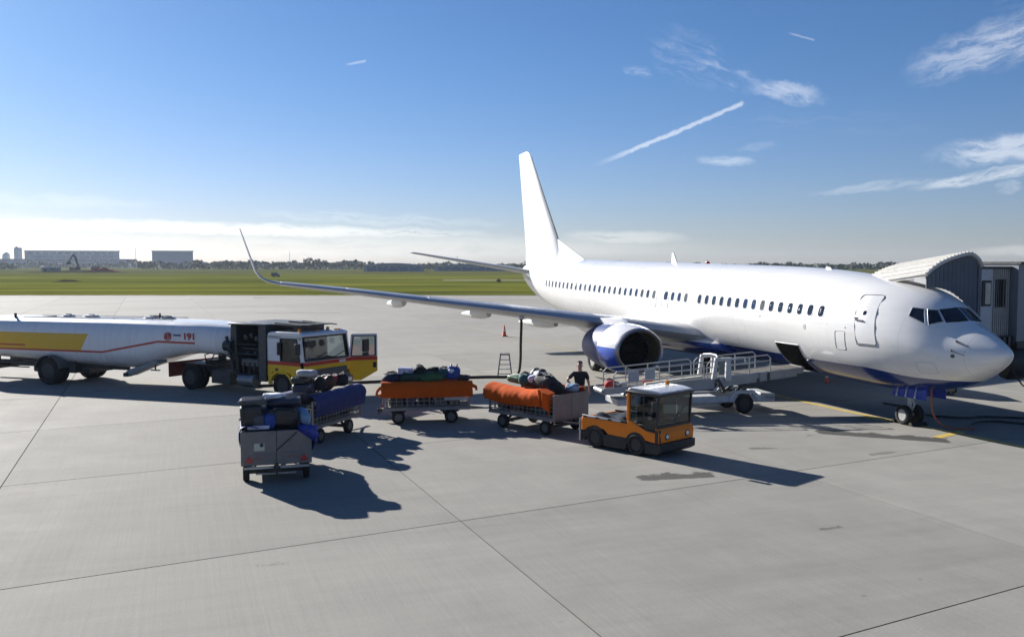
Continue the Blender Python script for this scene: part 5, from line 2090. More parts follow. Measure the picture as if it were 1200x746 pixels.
PROF_SIDE = [(-.05, .79), (-.075, .95), (-.07, 1.10), (-.03, 1.20), (.06, 1.25), (.2, 1.25), (.34, 1.20)]
PROF_FAR = [(CARTW - p[0], p[1]) for p in PROF_SIDE]
cartC = cart('baggage_cart', 'baggage cart with an orange side cover, seen broadside, just right of the yellow truck door', (-3.36, 26.91), 8.0, ORTARP)
roll_cover(cartC, -.50, 2.20, PROF_SIDE, ORTARP, 3)
roll_cover(cartC, -.45, 2.15, PROF_FAR, ORTARP, 4)
mb = MB()
mb.box(1.36, 2.08, -.02, .005, .70, .80)
mb.build('number_plate', M('grey_white_board', (.42, .42, .42), .5, 0, .12, 6, dirt=.3), cartC)
mb = MB()
mb.tube([(-.50, -.04, 1.12), (-.60, -.06, 1.02), (-.64, -.06, .92), (-.56, -.05, .86), (-.49, -.04, .92)], [.05, .045, .04, .04, .03], 8)
mb.build('cover_fold', ORTARP, cartC)
mb = MB()
mb.tube([(2.16, -.02, 1.14), (2.30, -.05, 1.08), (2.32, -.05, .98)], [.06, .05, .03], 8)
mb.build('cover_fold', ORTARP, cartC)
for x in (-.475,):
    mb = MB()
    mb.box(x, x + .02, .02, .10, .50, .62)
    mb.build('reflector', M('red_white_reflector', (.42, .08, .06), .3), cartC)

cartD = cart('baggage_cart', 'baggage cart with a slumped orange cover and grey end panel, coupled to the tractor', (-.30, 26.35), -44.0, ORTARP, -.55, 2.05, 1.66, panel_front=True)
PROF_SLUMP = [(-.06, .80), (-.11, .92), (-.09, 1.08), (-.01, 1.19), (.14, 1.24), (.34, 1.27), (.52, 1.22)]
roll_cover(cartD, -.66, 1.55, PROF_SLUMP, ORTARP, 8, amp=.017, taper=1.4)
roll_cover(cartD, -.55, 1.9, PROF_FAR, ORTARP, 9)
mb = MB()
rings = []
for k in range(8):
    u = k / 7
    rings.append([(1.50 + .36 * u, -.10 + .03 * sin(k * 1.3) + .01 * j, 1.26 - .10 * u - (.55 + .05 * sin(k)) * j / 6 * (.75 + .25 * u)) for j in range(7)] + [(1.50 + .36 * u, .02 + .2 * (1 - j / 6), 1.28 - .10 * u - (.52) * j / 6) for j in range(6, -1, -1)])
mb.loft(rings)
mb.build('cover_flap', ORTARP, cartD, angle=70)
mb = MB()
mb.tube([(1.5, .0, 1.22), (1.52, .5, 1.30), (1.55, .95, 1.18)], .03, 8)
mb.build('cover_strap', ORTARP, cartD)

cartB = cart('baggage_cart', 'baggage cart with a dark blue rolled side cover, in front of the yellow truck', (-5.04, 24.06), 71.0, BLTARP, -.42, 2.2, 1.55)
PROF_BLUE = [(-.05, .74), (-.10, .90), (-.12, 1.08), (-.07, 1.22), (.05, 1.31), (.18, 1.31), (.30, 1.22)]
roll_cover(cartB, -.40, 2.28, PROF_BLUE, BLTARP, 12, amp=.013)
roll_cover(cartB, -.40, 2.2, PROF_FAR, BLTARP, 13)
mb = MB()
mb.lathe([(0, .02), (.01, .19), (.05, .20)], (2.24, .08, 1.08), (1, 0, 0), 14)
mb.build('cover_roll_end', BLTARP, cartB)

cartA = cart('baggage_cart', 'rearmost baggage cart with a grey tailboard, red tail lamps and blue corner cover', (-4.52, 20.22), 106.0, BLTARP, -.36, 2.0, 1.5, panel_rear=True)
roll_cover(cartA, -.42, 2.0, [(-.05, .70), (-.11, .84), (-.12, 1.0), (-.06, 1.12), (.05, 1.2), (.15, 1.22), (.24, 1.18)], BLTARP, 15, amp=.03)
roll_cover(cartA, -.3, 2.0, PROF_FAR, BLTARP, 16)
mb = MB()
rings = []
for k in range(9):
    u = k / 8
    rings.append([(-.40 - .05 * sin(u * 3) - .012 * (j % 2), -.16 + .40 * j / 7 + .03 * sin(k * 1.1 + j), 1.24 - .40 * u * (1 - .75 * (j / 7)) - .02 * sin(j * 2)) for j in range(8)] + [(-.37, -.16 + .40 * j / 7, 1.20 - .38 * u * (1 - .75 * (j / 7))) for j in range(7, -1, -1)])
mb.loft(rings)
mb.build('cover_corner', M('bright_blue_tarpaulin', (.02, .035, .24), .4, 0, .2, 3), cartA, angle=70)
mb = MB()
mb.tube([(-.44, .28, 1.1), (-.45, .45, .95), (-.44, .62, .80), (-.44, .72, .72)], .012, 6)
mb.build('cover_rope', BLACK, cartA)
for y in (.05, CARTW - .22):
    mb = MB()
    mb.prism([(y, .47), (y + .17, .47), (y + .085, .62)], -.405, -.375, 'yz')
    mb.build('tail_lamp', REDLENS, cartA, bevel=.006)
mb = MB()
mb.box(-.392, -.378, .96, 1.18, .72, .88)
mb.build('plate', M('cream_plate', (.50, .50, .40), .5, 0, .1, 10), cartA)
mb = MB()
mb.lathe([(0, .04), (.012, .04), (.014, .01)], (-.392, 1.02, .84), (-1, 0, 0), 14)
mb.build('plate_stamp', BLACK, cartA)
for (ya, yb, z, m_) in ((.15, .6, .66, (.17, .15, .16)), (.72, 1.2, .64, (.17, .15, .16)), (.2, .48, .57, (.22, .13, .12)), (.98, 1.2, .55, (.22, .13, .12))):
    mb = MB()
    mb.box(-.386, -.379, ya, yb, z - .03, z + .03)
    mb.build('faded_strip', M('faded_strip_%d' % int(m_[0] * 1000), m_, .6), cartA)
mb = MB()
mb.bar((-.42, .02, .36), (-.42, 1.40, .36), .05)
mb.bar((-.40, .3, .22), (-.40, 1.15, .22), .03)
mb.build('rear_bumper', STEEL, cartA)

# ------------------------------------------------------------------ luggage
BAGC = {
    'black': (.010, .010, .011), 'charcoal': (.022, .023, .026), 'grey': (.085, .088, .092), 'silver': (.36, .37, .40), 'white': (.66, .66, .68), 'lilac': (.50, .48, .60), 'navy': (.010, .016, .05),
    'blue': (.02, .06, .26), 'dark green': (.016, .05, .03), 'green': (.03, .11, .04), 'teal': (.02, .085, .09), 'brown': (.10, .045, .025), 'red': (.34, .025, .025), 'magenta': (.32, .03, .18),
    'maroon': (.10, .015, .02), 'olive': (.07, .075, .04), 'beige': (.34, .29, .21), 'pale blue': (.22, .32, .45)}
BAGGROUP = {}


def bag(kind, colour, cart_o, x, y, z, dims, rz, tilt, label, seed):
    l, w, h = dims
    rg = random.Random(seed)
    a = cart_o.rotation_euler.z
    wx = cart_o.location.x + x * cos(a) - y * sin(a)
    wy = cart_o.location.y + x * sin(a) + y * cos(a)
    t = thing({'suitcase': 'suitcase', 'duffel': 'duffel_bag', 'rucksack': 'rucksack', 'sack': 'soft_bag', 'box': 'box'}[kind], label, {'suitcase': 'suitcase', 'duffel': 'duffel bag', 'rucksack': 'rucksack', 'sack': 'bag', 'box': 'box'}[kind], (wx, wy, z), 0, 'luggage on the baggage carts')
    t.rotation_euler = (R(tilt[0]), R(tilt[1]), a + R(rz))
    hard = kind in ('suitcase', 'box')
    mat = M('bag_%s_%s' % (colour.replace(' ', '_'), 'hard' if hard else 'soft'), BAGC[colour], .38 if hard else .8, 0, .2, 5, bump=0 if hard else .25, bscale=25)
    mb = MB()
    rings = []
    e = {'suitcase': .25, 'box': .08, 'duffel': .75, 'rucksack': .6, 'sack': .7}[kind]
    n = 24
    N = 12
    ph = [rg.uniform(0, 6.3) for _ in range(5)]
    amp = 0 if hard else .05
    for i in range(N + 1):
        u = -1 + 2 * i / N
        s = (max(0, 1 - abs(u) ** (14 if kind == 'box' else 7 if hard else 3.2))) ** (.35) if abs(u) < 1 else 0
        s = max(s, .90 if kind == 'box' else .80 if hard else .28)
        r = []
        for k in range(n):
            th = 2 * pi * k / n
            c, q = cos(th), sin(th)
            f = 1 + amp * (sin(3 * th + ph[0] + u * 2) + .7 * sin(2 * th - u * 5 + ph[1]) + .6 * sin(5 * th + 6 * u + ph[2]))
            sag = 0 if hard else -.04 * (1 - u * u) * (q > 0)
            r.append((u * l / 2, w / 2 * s * f * math.copysign(abs(c) ** e, c), h / 2 * s * f * math.copysign(abs(q) ** e, q) + sag * h))
        rings.append(r)
    mb.loft(rings)
    mb.build('body', mat, t, angle=60)
    mb = MB()
    trim = M('bag_trim', (.03, .03, .032), .5)
    if kind == 'suitcase':
        mb.tube([(l / 2, -.08, 0), (l / 2 + .035, -.07, 0), (l / 2 + .035, .07, 0), (l / 2, .08, 0)], .012, 6)
        mb.build('handle', trim, t)
        mb = MB()
        for i in range(-2, 3):
            mb.box(-l * .42, l * .42, i * w * .16 - .012, i * w * .16 + .012, h / 2 - .004, h / 2 + .010)
        mb.build('shell_ribs', mat, t, bevel=.004)
        mb = MB()
        mb.loft([[(-l / 2 * 1.004, sy * w / 2 * 1.006, sz * .012) for sy, sz in ((-1, -1), (1, -1), (1, 1), (-1, 1))], [(l / 2 * .985, sy * w / 2 * 1.006, sz * .012) for sy, sz in ((-1, -1), (1, -1), (1, 1), (-1, 1))]])
        mb.build('zip', trim, t)
    elif kind == 'duffel':
        for s in (-1, 1):
            mb.tube([(-l * .22, s * w * .30, h * .40), (-l * .16, s * w * .14, h * .58), (l * .16, s * w * .14, h * .58), (l * .22, s * w * .30, h * .40)], .014, 6)
        mb.build('handle', trim, t)
        mb = MB()
        for s in (-1, 1):
            mb.lathe([(-.02, w * .47), (.02, w * .47), (.02, w * .49), (-.02, w * .49)], (s * l * .22, 0, 0), (1, 0, 0), 20, h / w if False else 1.0)
        mb.tube([(-l * .4, 0, h * .49), (0, .01, h * .485), (l * .4, 0, h * .49)], .008, 6)
        mb.build('zip', trim, t)
    elif kind == 'rucksack':
        mb.tube([(-l * .3, -w * .2, h * .45), (-l * .1, -w * .25, h * .62), (l * .2, -w * .2, h * .46)], .018, 6)
        mb.tube([(-l * .3, w * .2, h * .45), (-l * .1, w * .25, h * .62), (l * .2, w * .2, h * .46)], .018, 6)
        mb.build('strap', trim, t)
        mb = MB()
        mb.box(-l * .25, l * .2, -w * .52, -w * .44, -h * .2, h * .22)
        mb.build('pocket', mat, t, bevel=.02)
    elif kind == 'box':
        mb.box(-l / 2 * 1.003, l / 2 * 1.003, -.025, .025, -h / 2 * 1.003, h / 2 * 1.003)
        mb.build('tape', M('parcel_tape', (.35, .30, .22), .3), t)
    else:
        mb.tube([(l * .40, 0, h * .1), (l * .5, .02, h * .3), (l * .46, 0, h * .45)], .016, 6)
        mb.build('tie', trim, t)
    return t


SIT = {}
TXT = {cartA: 'rearmost cart', cartB: 'blue-covered cart', cartC: 'broadside orange cart', cartD: 'front orange cart'}
sd = 100
for (c, rows) in (
    (cartC, [
        # inside the cart
        ('suitcase', 'black', -.08, .35, .74, (.62, .40, .44), 88, (0, 0), 'standing behind the side rail at the left end of'),
        ('suitcase', 'navy', .34, .34, .73, (.58, .36, .42), 92, (0, 0), 'behind the side rail, second from the left end of'),
        ('duffel', 'charcoal', .80, .34, .70, (.60, .42, .36), 85, (0, 0), 'squeezed low behind the middle side rail of'),
        ('suitcase', 'grey', 1.22, .36, .73, (.60, .38, .42), 90, (0, 0), 'upright behind the middle side rail of'),
        ('suitcase', 'brown', 1.66, .36, .72, (.60, .38, .40), 91, (0, 0), 'behind the plate at the right end of'),
        ('suitcase', 'charcoal', .2, .98, .78, (.70, .46, .52), 5, (0, 0), 'on the far side of the bed, left half of'),
        ('suitcase', 'navy', 1.3, .98, .78, (.74, .46, .52), -4, (0, 0), 'on the far side of the bed, right half of'),
        # heaped above the cover
        ('duffel', 'navy', -.18, .50, 1.30, (.60, .40, .36), 14, (0, -6), 'slumped over the left end on top of'),
        ('box', 'lilac', .22, .55, 1.53, (.46, .34, .19), 4, (0, 3), 'flat on top of the heap, left half of'),
        ('duffel', 'dark green', .34, .45, 1.34, (.66, .40, .32), -4, (0, 0), 'under the pale box on top of'),
        ('rucksack', 'black', .66, .52, 1.52, (.36, .34, .30), 20, (0, 12), 'upright on the heap left of centre of'),
        ('duffel', 'green', .98, .42, 1.34, (.80, .40, .30), 2, (0, 0), 'long and low across the middle of'),
        ('sack', 'black', 1.04, .60, 1.50, (.40, .34, .28), -25, (0, -8), 'round bundle at the middle top of'),
        ('duffel', 'teal', 1.40, .56, 1.43, (.52, .38, .34), 8, (0, 4), 'between the black bundle and the blue rucksack on'),
        ('rucksack', 'blue', 1.66, .46, 1.46, (.40, .40, .42), 80, (8, 0), 'with white patches at the right top of'),
        ('sack', 'white', 1.60, .32, 1.53, (.18, .16, .14), 30, (0, 0), 'small and crumpled against the blue rucksack on'),
        ('sack', 'charcoal', 1.96, .52, 1.30, (.40, .36, .20), 0, (0, 6), 'low at the right end on top of'),
    ]),
    (cartD, [
        ('suitcase', 'black', -.1, .40, .74, (.60, .42, .44), 88, (0, 0), 'inside behind the side rail at the rear of'),
        ('suitcase', 'maroon', .45, .40, .74, (.60, .42, .44), 91, (0, 0), 'inside behind the middle side rail of'),
        ('duffel', 'teal', 1.35, .34, .66, (.60, .40, .30), 6, (0, 0), 'bulging through the front side rail of'),
        ('suitcase', 'charcoal', .95, .95, .78, (.72, .5, .5), 0, (0, 0), 'lying on the far side of the bed of'),
        ('suitcase', 'navy', .10, .98, .80, (.66, .48, .5), 2, (0, 0), 'lying at the far rear corner of'),
        ('suitcase', 'green', .10, .62, 1.37, (.66, .44, .20), -6, (0, 3), 'flat on the heap over the slumped cover of'),
        ('sack', 'magenta', .46, .95, 1.46, (.28, .26, .20), 10, (0, 0), 'small and round at the far edge of'),
        ('rucksack', 'teal', .52, .48, 1.42, (.44, .40, .34), 30, (0, -6), 'beside the green case on top of'),
        ('duffel', 'white', .74, .80, 1.55, (.62, .36, .24), -12, (0, 2), 'highest on the heap of'),
        ('sack', 'lilac', .84, .48, 1.46, (.36, .32, .24), 24, (0, 0), 'in the middle of the heap of'),
        ('duffel', 'charcoal', 1.22, .52, 1.38, (.86, .50, .46), -10, (0, 2), 'biggest of the heap, by the end panel of'),
        ('rucksack', 'black', 1.66, .50, 1.24, (.46, .44, .34), 14, (0, 8), 'leaning over the grey end panel of'),
        ('sack', 'pale blue', 1.78, 1.05, 1.24, (.34, .40, .24), 0, (0, 0), 'at the front far corner of'),
    ]),
    (cartB, [
        ('suitcase', 'black', .0, .40, 0.76, (.62, .42, .46), 90, (0, 0), 'inside behind the rear side rail of'),
        ('suitcase', 'charcoal', .55, .40, 0.74, (.62, .42, .44), 90, (0, 0), 'inside behind the second side rail of'),
        ('duffel', 'grey', 1.10, .40, 0.70, (.62, .42, .36), 85, (0, 0), 'inside behind the middle rails of'),
        ('suitcase', 'navy', 1.7, .40, 0.74, (.62, .42, .44), 90, (0, 0), 'inside at the front end of'),
        ('suitcase', 'black', .3, 1.0, 0.92, (.72, .5, .6), 0, (0, 0), 'on the far side of the rear bed of'),
        ('suitcase', 'charcoal', 1.3, 1.0, 0.86, (.72, .5, .5), 0, (0, 0), 'on the far side of the front bed of'),
        ('suitcase', 'navy', .02, .55, 1.45, (.74, .50, .22), 20, (0, 4), 'flat under the silver bag on'),
        ('suitcase', 'charcoal', .08, .62, 1.65, (.66, .46, .17), 12, (0, 3), 'second in the pile under the silver bag on'),
        ('sack', 'silver', .10, .48, 1.83, (.62, .48, .22), 8, (0, 6), 'shiny and crumpled, topmost on'),
        ('duffel', 'black', .66, .55, 1.49, (.62, .42, .34), 75, (0, 0), 'across the middle of'),
        ('sack', 'grey', .75, .95, 1.59, (.42, .40, .30), 0, (0, 0), 'at the far middle of'),
        ('duffel', 'brown', 1.26, .55, 1.47, (.56, .38, .30), 65, (0, 0), 'front half of the heap on'),
        ('sack', 'red', 1.34, .40, 1.55, (.26, .22, .18), 20, (0, 0), 'small one on the brown bag on'),
        ('rucksack', 'black', 1.9, .52, 1.45, (.46, .42, .36), 50, (0, 0), 'round at the front end of'),
    ]),
    (cartA, [
        ('suitcase', 'charcoal', .0, .40, .80, (.64, .44, .52), 90, (0, 0), 'standing inside behind the tailboard, right half of'),
        ('suitcase', 'navy', .0, 1.0, .80, (.64, .44, .52), 90, (0, 0), 'standing inside behind the tailboard, left half of'),
        ('suitcase', 'black', .7, .7, .82, (.80, 1.22, .60), 0, (0, 0), 'widened to block light, low in the middle of'),  # oversized so no light leaks through the cart's shadow
        ('suitcase', 'charcoal', 1.5, .7, .82, (1.2, .78, .60), 90, (0, 0), 'widened to block light, at the front of'),  # also oversized, closing the gap of light under the heap
        ('suitcase', 'black', .10, 1.22, 1.36, (.46, .50, .64), 90, (0, 4), 'tall with a grey top edge at the left of'),
        ('suitcase', 'grey', .16, 1.18, 1.72, (.56, .46, .15), 86, (0, 2), 'flat on the tall black case at the left of'),
        ('suitcase', 'black', .02, .52, 1.36, (.54, .26, .38), 96, (0, -6), 'upright with a pale edge, at the centre right of'),
        ('rucksack', 'grey', -.06, 1.06, 1.30, (.28, .26, .34), 90, (0, 0), 'small, left of the blue bag on'),
        ('rucksack', 'blue', -.10, .84, 1.32, (.26, .26, .34), 90, (0, 0), 'small and bright between the grey and the black case on'),
        ('suitcase', 'navy', .48, .52, 1.64, (.74, .48, .19), 84, (0, 3), 'flat on top of the right half of'),
        ('sack', 'white', .52, .74, 1.78, (.46, .36, .13), 60, (0, 0), 'flat and crumpled, topmost on'),
        ('box', 'lilac', -.16, 1.08, 1.20, (.46, .20, .08), 90, (0, 0), 'flat with a red edge just above the tailboard of'),
        ('duffel', 'black', .9, .7, 1.30, (1.1, .6, .5), 80, (0, 0), 'filling the middle of'),
        ('suitcase', 'navy', .55, 1.05, 1.30, (.7, .5, .5), 90, (0, 0), 'behind the tall black case on'),
        ('sack', 'pale blue', .10, .10, 1.36, (.60, .22, .30), 14, (0, -14), 'shiny, draped over the right-hand corner of'),
    ])):
    for (kind, colour, x, y, z, dims, rz, tilt, where) in rows:
        sd += 1
        kn = {'suitcase': 'suitcase', 'duffel': 'duffel bag', 'rucksack': 'rucksack', 'sack': 'soft bag', 'box': 'box'}[kind]
        lab = '%s %s %s %s' % (colour, kn, where, TXT[c])
        lab = lab.replace('of front', 'of the front').replace('on front', 'on the front').replace('of rearmost', 'of the rearmost').replace('of orange', 'of the orange').replace('of blue-', 'of the blue-').replace('of broadside', 'of the broadside').replace('on rearmost', 'on the rearmost').replace('on orange', 'on the orange').replace('on blue-', 'on the blue-').replace('on broadside', 'on the broadside')
        bag(kind, colour, c, x, y, z, dims, rz, tilt, lab, sd)
# bags on the low end of the belt loader
bag('sack', 'red', ldr, -6.0, -.15, .98, (.34, .30, .26), 20, (0, 0), 'red soft bag on the low end of the belt loader', 301)
bag('sack', 'silver', ldr, -5.55, -.1, .98, (.26, .22, .14), -10, (0, 0), 'silver soft bag on the low end of the belt loader', 302)
bag('duffel', 'charcoal', ldr, -5.9, .22, .98, (.40, .3, .24), 80, (0, 0), 'dark grey duffel bag on the low end of the belt loader behind the silver bag', 303)
bag('sack', 'red', ldr, -4.75, -.12, 1.05, (.34, .26, .20), 0, (0, -8), 'small red soft bag part way up the belt loader behind the rail signs', 304)
# ------------------------------------------------------------------ worker standing by the loader, facing the camera, hand on hip
def skin(name, chains, mat, parent, sub=2, root=0):
    """chains: lists of ((x, y, z), (rx, ry)); points that repeat are shared"""
    vs, es, rad, idx = [], [], [], {}
    for ch in chains:
        prev = None
        for p, r in ch:
            k = tuple(round(c, 4) for c in p)
            if k not in idx:
                idx[k] = len(vs)
                vs.append(p)
                rad.append(r if isinstance(r, tuple) else (r, r))
            if prev is not None:
                es.append((prev, idx[k]))
            prev = idx[k]
    me = bpy.data.meshes.new(name)
    me.from_pydata(vs, es, [])
    o = bpy.data.objects.new(name, me)
    COL.objects.link(o)
    o.modifiers.new('skin', 'SKIN')
    for i, r in enumerate(rad):
        me.skin_vertices[0].data[i].radius = r
    me.skin_vertices[0].data[root].use_root = True
    s = o.modifiers.new('sub', 'SUBSURF')
    s.levels = s.render_levels = sub
    m2 = bpy.data.meshes.new_from_object(o.evaluated_get(bpy.context.evaluated_depsgraph_get()))
    bpy.data.objects.remove(o)
    m2.materials.clear()
    m2.materials.append(mat)
    m2.polygons.foreach_set('use_smooth', [True] * len(m2.polygons))
    o = bpy.data.objects.new(name, m2)
    COL.objects.link(o)
    o.parent = parent
    return o


SKIN = M('skin', (.42, .23, .16), .5, 0, .08, 12)
man = thing('person', 'man in black polo shirt and red work trousers standing with one hand on his hip', 'person', (2.12, 28.5, 0), -8)
man.scale = (1, 1, .93)


def hand(wrist, d, side, curl):
    """palm, four unequal fingers and a thumb; d = finger direction, side = thumb direction"""
    w, d, s = Vector(wrist), Vector(d).normalized(), Vector(side).normalized()
    n = d.cross(s).normalized()
    ch = [[(tuple(w), (.026, .022)), (tuple(w + d * .045), (.038, .018)), (tuple(w + d * .085), (.036, .016))]]
    base = w + d * .085
    for q, ln in enumerate((.068, .078, .072, .056)):
        b = base + s * (.026 - .018 * q)
        p1 = b + d * ln * .5 + n * curl * ln * .15
        p2 = b + d * ln * .95 + n * curl * ln * .5
        ch.append([(tuple(base), (.036, .016)), (tuple(b + d * .012), .0095), (tuple(p1), .0088), (tuple(p2), .0075)])
    tb = w + d * .035 + s * .03
    ch.append([(tuple(w + d * .045), (.038, .018)), (tuple(tb), .012), (tuple(tb + s * .025 + d * .03), .0105), (tuple(tb + s * .03 + d * .06), .009)])
    return ch


WR_R, WR_L = (-.25, -.07, 1.05), (.30, -.02, .83)
chains = [
    [((0, 0, .95), (.15, .10)), ((0, 0, 1.12), (.14, .095)), ((0, .01, 1.32), (.165, .105)), ((0, .015, 1.46), (.11, .08)), ((0, 0, 1.53), .062), ((0, -.005, 1.59), (.068, .078)), ((0, -.01, 1.67), (.090, .108)), ((0, 0, 1.77), (.085, .102)), ((0, .0, 1.83), (.04, .05))],
    [((0, -.01, 1.67), (.090, .108)), ((0, -.118, 1.66), (.014, .016))],
    [((0, .01, 1.32), (.165, .105)), ((-.19, .01, 1.43), .062), ((-.40, .03, 1.18), .044), (WR_R, .027)],
    [((0, .01, 1.32), (.165, .105)), ((.19, .01, 1.43), .062), ((.27, .03, 1.13), .045), (WR_L, .027)],
    [((0, 0, .95), (.15, .10)), ((-.10, 0, .86), .095), ((-.13, -.01, .48), .062), ((-.14, .02, .10), .040), ((-.15, -.13, .04), (.035, .03))],
    [((0, 0, .95), (.15, .10)), ((.10, 0, .86), .095), ((.14, -.02, .48), .062), ((.16, .02, .10), .040), ((.19, -.12, .04), (.035, .03))],
]
chains += hand(WR_R, (.9, -.25, -.5), (.2, -.3, .9), .3) + hand(WR_L, (.05, -.1, -1), (-.3, -1, 0), .6)
skin('body', chains, SKIN, man)
SHIRT = M('black_shirt', (.012, .013, .018), .9, 0, .2, 10)
skin('shirt', [
    [((0, .0, .96), (.175, .125)), ((0, 0, 1.10), (.165, .118)), ((0, .01, 1.30), (.188, .125)), ((0, .015, 1.45), (.13, .095)), ((0, .01, 1.505), (.065, .06))],
    [((0, .01, 1.30), (.188, .125)), ((-.19, .01, 1.425), .080), ((-.30, .02, 1.30), .068), ((-.345, .025, 1.25), .064)],
    [((0, .01, 1.30), (.188, .125)), ((.19, .01, 1.425), .080), ((.235, .02, 1.28), .068), ((.25, .025, 1.21), .064)]], SHIRT, man)
TROUS = M('red_work_trousers', (.42, .045, .02), .85, 0, .15, 10)
skin('trousers', [
    [((0, 0, 1.0), (.165, .115)), ((0, 0, .90), (.172, .122))],
    [((0, 0, .90), (.172, .122)), ((-.105, 0, .80), .112), ((-.13, -.01, .48), .083), ((-.14, .02, .08), .068)],
    [((0, 0, .90), (.172, .122)), ((.105, 0, .80), .112), ((.14, -.02, .48), .083), ((.16, .02, .08), .068)]], TROUS, man)
HAIR = M('dark_hair', (.012, .010, .009), .7, 0, .3, 20)
skin('hair', [[((0, .07, 1.64), (.06, .045)), ((0, .055, 1.74), (.092, .072)), ((0, .0, 1.815), (.088, .068)), ((0, -.07, 1.81), (.07, .038))]], HAIR, man)
for s in (-1, 1):
    mb = MB()
    mb.lathe([(-.012, .003), (-.008, .010), (0, .0125), (.008, .010), (.012, .003)], (s * .034, -.100, 1.70), (0, 1, 0), 10)
    mb.build('eye', M('eye_dark', (.02, .015, .012), .2), man)
    skin('ear', [[((s * .090, .005, 1.70), (.012, .024)), ((s * .094, .005, 1.66), (.008, .016))]], SKIN, man, 1)
    skin('shoe', [[((s * .145 + (.005 if s < 0 else .012), .07, .045), (.045, .04)), ((s * .15 + (.0 if s < 0 else .02), -.06, .045), (.048, .035)), ((s * .152 + (.0 if s < 0 else .035), -.18, .04), (.042, .028))]], BLACK, man)
mb = MB()
mb.tube([(-.028, -.104, 1.615), (0, -.110, 1.612), (.028, -.104, 1.615)], .006, 6)
mb.build('mouth', M('lips', (.28, .11, .09), .5), man)

# ------------------------------------------------------------------ refuelling hose, step ladder, cones, cables
hs = ac2w(16.15, 7.72)
mb = MB()
pts = [(hs[0], hs[1], 2.78), (hs[0], hs[1], 2.3), (hs[0] - .02, hs[1] + .2, 1.6), (hs[0] - .03, hs[1] + .7, .8), (hs[0] - .12, hs[1] + 1.25, .25), (hs[0] - .45, hs[1] + 1.6, .07), (-1.42, 37.9, .05), (-3.5, 37.15, .05), (-5.77, 36.3, .05), (-8.0, 35.6, .05), (-9.6, 35.2, .05), (-10.2, 34.6, .15), (-10.3, 34.0, .5)]
fine = []
for i in range(len(pts) - 1):
    p0, p1, p2, p3 = (Vector(pts[max(0, min(len(pts) - 1, k))]) for k in (i - 1, i, i + 1, i + 2))
    for q in range(6):
        u = q / 6
        fine.append(.5 * ((2 * p1) + (p2 - p0) * u + (2 * p0 - 5 * p1 + 4 * p2 - p3) * u * u + (3 * p1 - p0 - 3 * p2 + p3) * u**3))
mb.tube([tuple(p) for p in fine] + [pts[-1]], .055, 10)
hose = mb.build('hose', HOSE)
tag(hose, 'black fuel hose running from the ground up to the underside of the wing', 'hose')
mb = MB()
mb.cyl((hs[0], hs[1], 2.55), (hs[0], hs[1], 2.82), .10, 12)
mb.build('coupling', STEEL, hose)

lad = thing('step_ladder', 'grey folding step ladder standing by the fuel hose behind the carts', 'ladder', (-.30, 38.2, 0), 0)
LADM = M('ladder_grey', (.20, .21, .22), .45, .5, .15, 6)
for s in (-1, 1):
    mb = MB()
    mb.bar((s * .30, 0, 0), (s * .175, .28, .97), .035, .05)
    mb.build('front_rail', LADM, lad)
    mb = MB()
    mb.bar((s * .30, .62, 0), (s * .175, .32, .95), .028)
    mb.build('rear_rail', LADM, lad)
for k in range(5):
    u = .14 + k * .2
    mb = MB()
    hw = .30 - .125 * u
    mb.box(-hw, hw, .28 * u - .03, .28 * u + .09, .97 * u - .015, .97 * u + .015)
    mb.build('tread', LADM, lad)
mb = MB()
mb.box(-.18, .18, .2, .40, .955, .985)
mb.build('top_platform', LADM, lad)

CONEO = M('cone_orange', (.75, .09, .02), .5, 0, .08)


def cone(label, x, y, h):
    t = thing('traffic_cone', label, 'traffic cone', (x, y, 0), 12, 'orange traffic cones on the apron')
    mb = MB()
    mb.box(-h * .27, h * .27, -h * .27, h * .27, 0, h * .05)
    mb.build('base', BLACK, t, bevel=.01)
    mb = MB()
    mb.lathe([(h * .05, h * .20), (h * .12, h * .17), (h * .97, h * .045), (h, h * .035)], (0, 0, 0), (0, 0, 1), 18)
    c = mb.build('body', CONEO, t)
    mb = MB()
    mb.lathe([(h * .45, h * .128), (h * .62, h * .103), (h * .62, h * .106), (h * .45, h * .131)], (0, 0, 0), (0, 0, 1), 18)
    mb.build('band', M('cone_band', (.62, .60, .58), .35), c)


cone('orange traffic cone standing on the open apron beyond the wing', -.5, 59.9, .74)
cone('orange traffic cone in the shade under the airliner, right of the belt loader', 12.6, 36.5, .44)

# ground power: unit in the shade behind the nose wheels, cable down from the nose
gpu = thing('ground_power_unit', 'olive-grey ground power unit standing in the shade beyond the airliner nose', 'power unit', (15.32, 33.0, 0), -6)
mb = MB()
mb.box(0, .72, .0, 1.3, .12, .92)
mb.build('cabinet', M('olive_grey', (.20, .19, .15), .5, 0, .12, 4, dirt=.3), gpu, bevel=.03)
mb = MB()
mb.box(.69, .75, -.02, 1.32, .1, .98)
mb.build('end_frame', DARK, gpu)
mb = MB()
for q in range(4):
    mb.box(.08 + q * .15, .17 + q * .15, -.012, .0, .3, .8)
mb.build('louvre', DARK, gpu)
for x in (.15, .58):
    wheel(gpu, x, .1, .1, .1, .1, -1, GREY)
    wheel(gpu, x, 1.2, .1, .1, .1, 1, GREY)

CABLE = M('orange_brown_cable', (.33, .09, .035), .5, 0, .2, 8)
cp = ac2w(2.75, .62)
mb = MB()


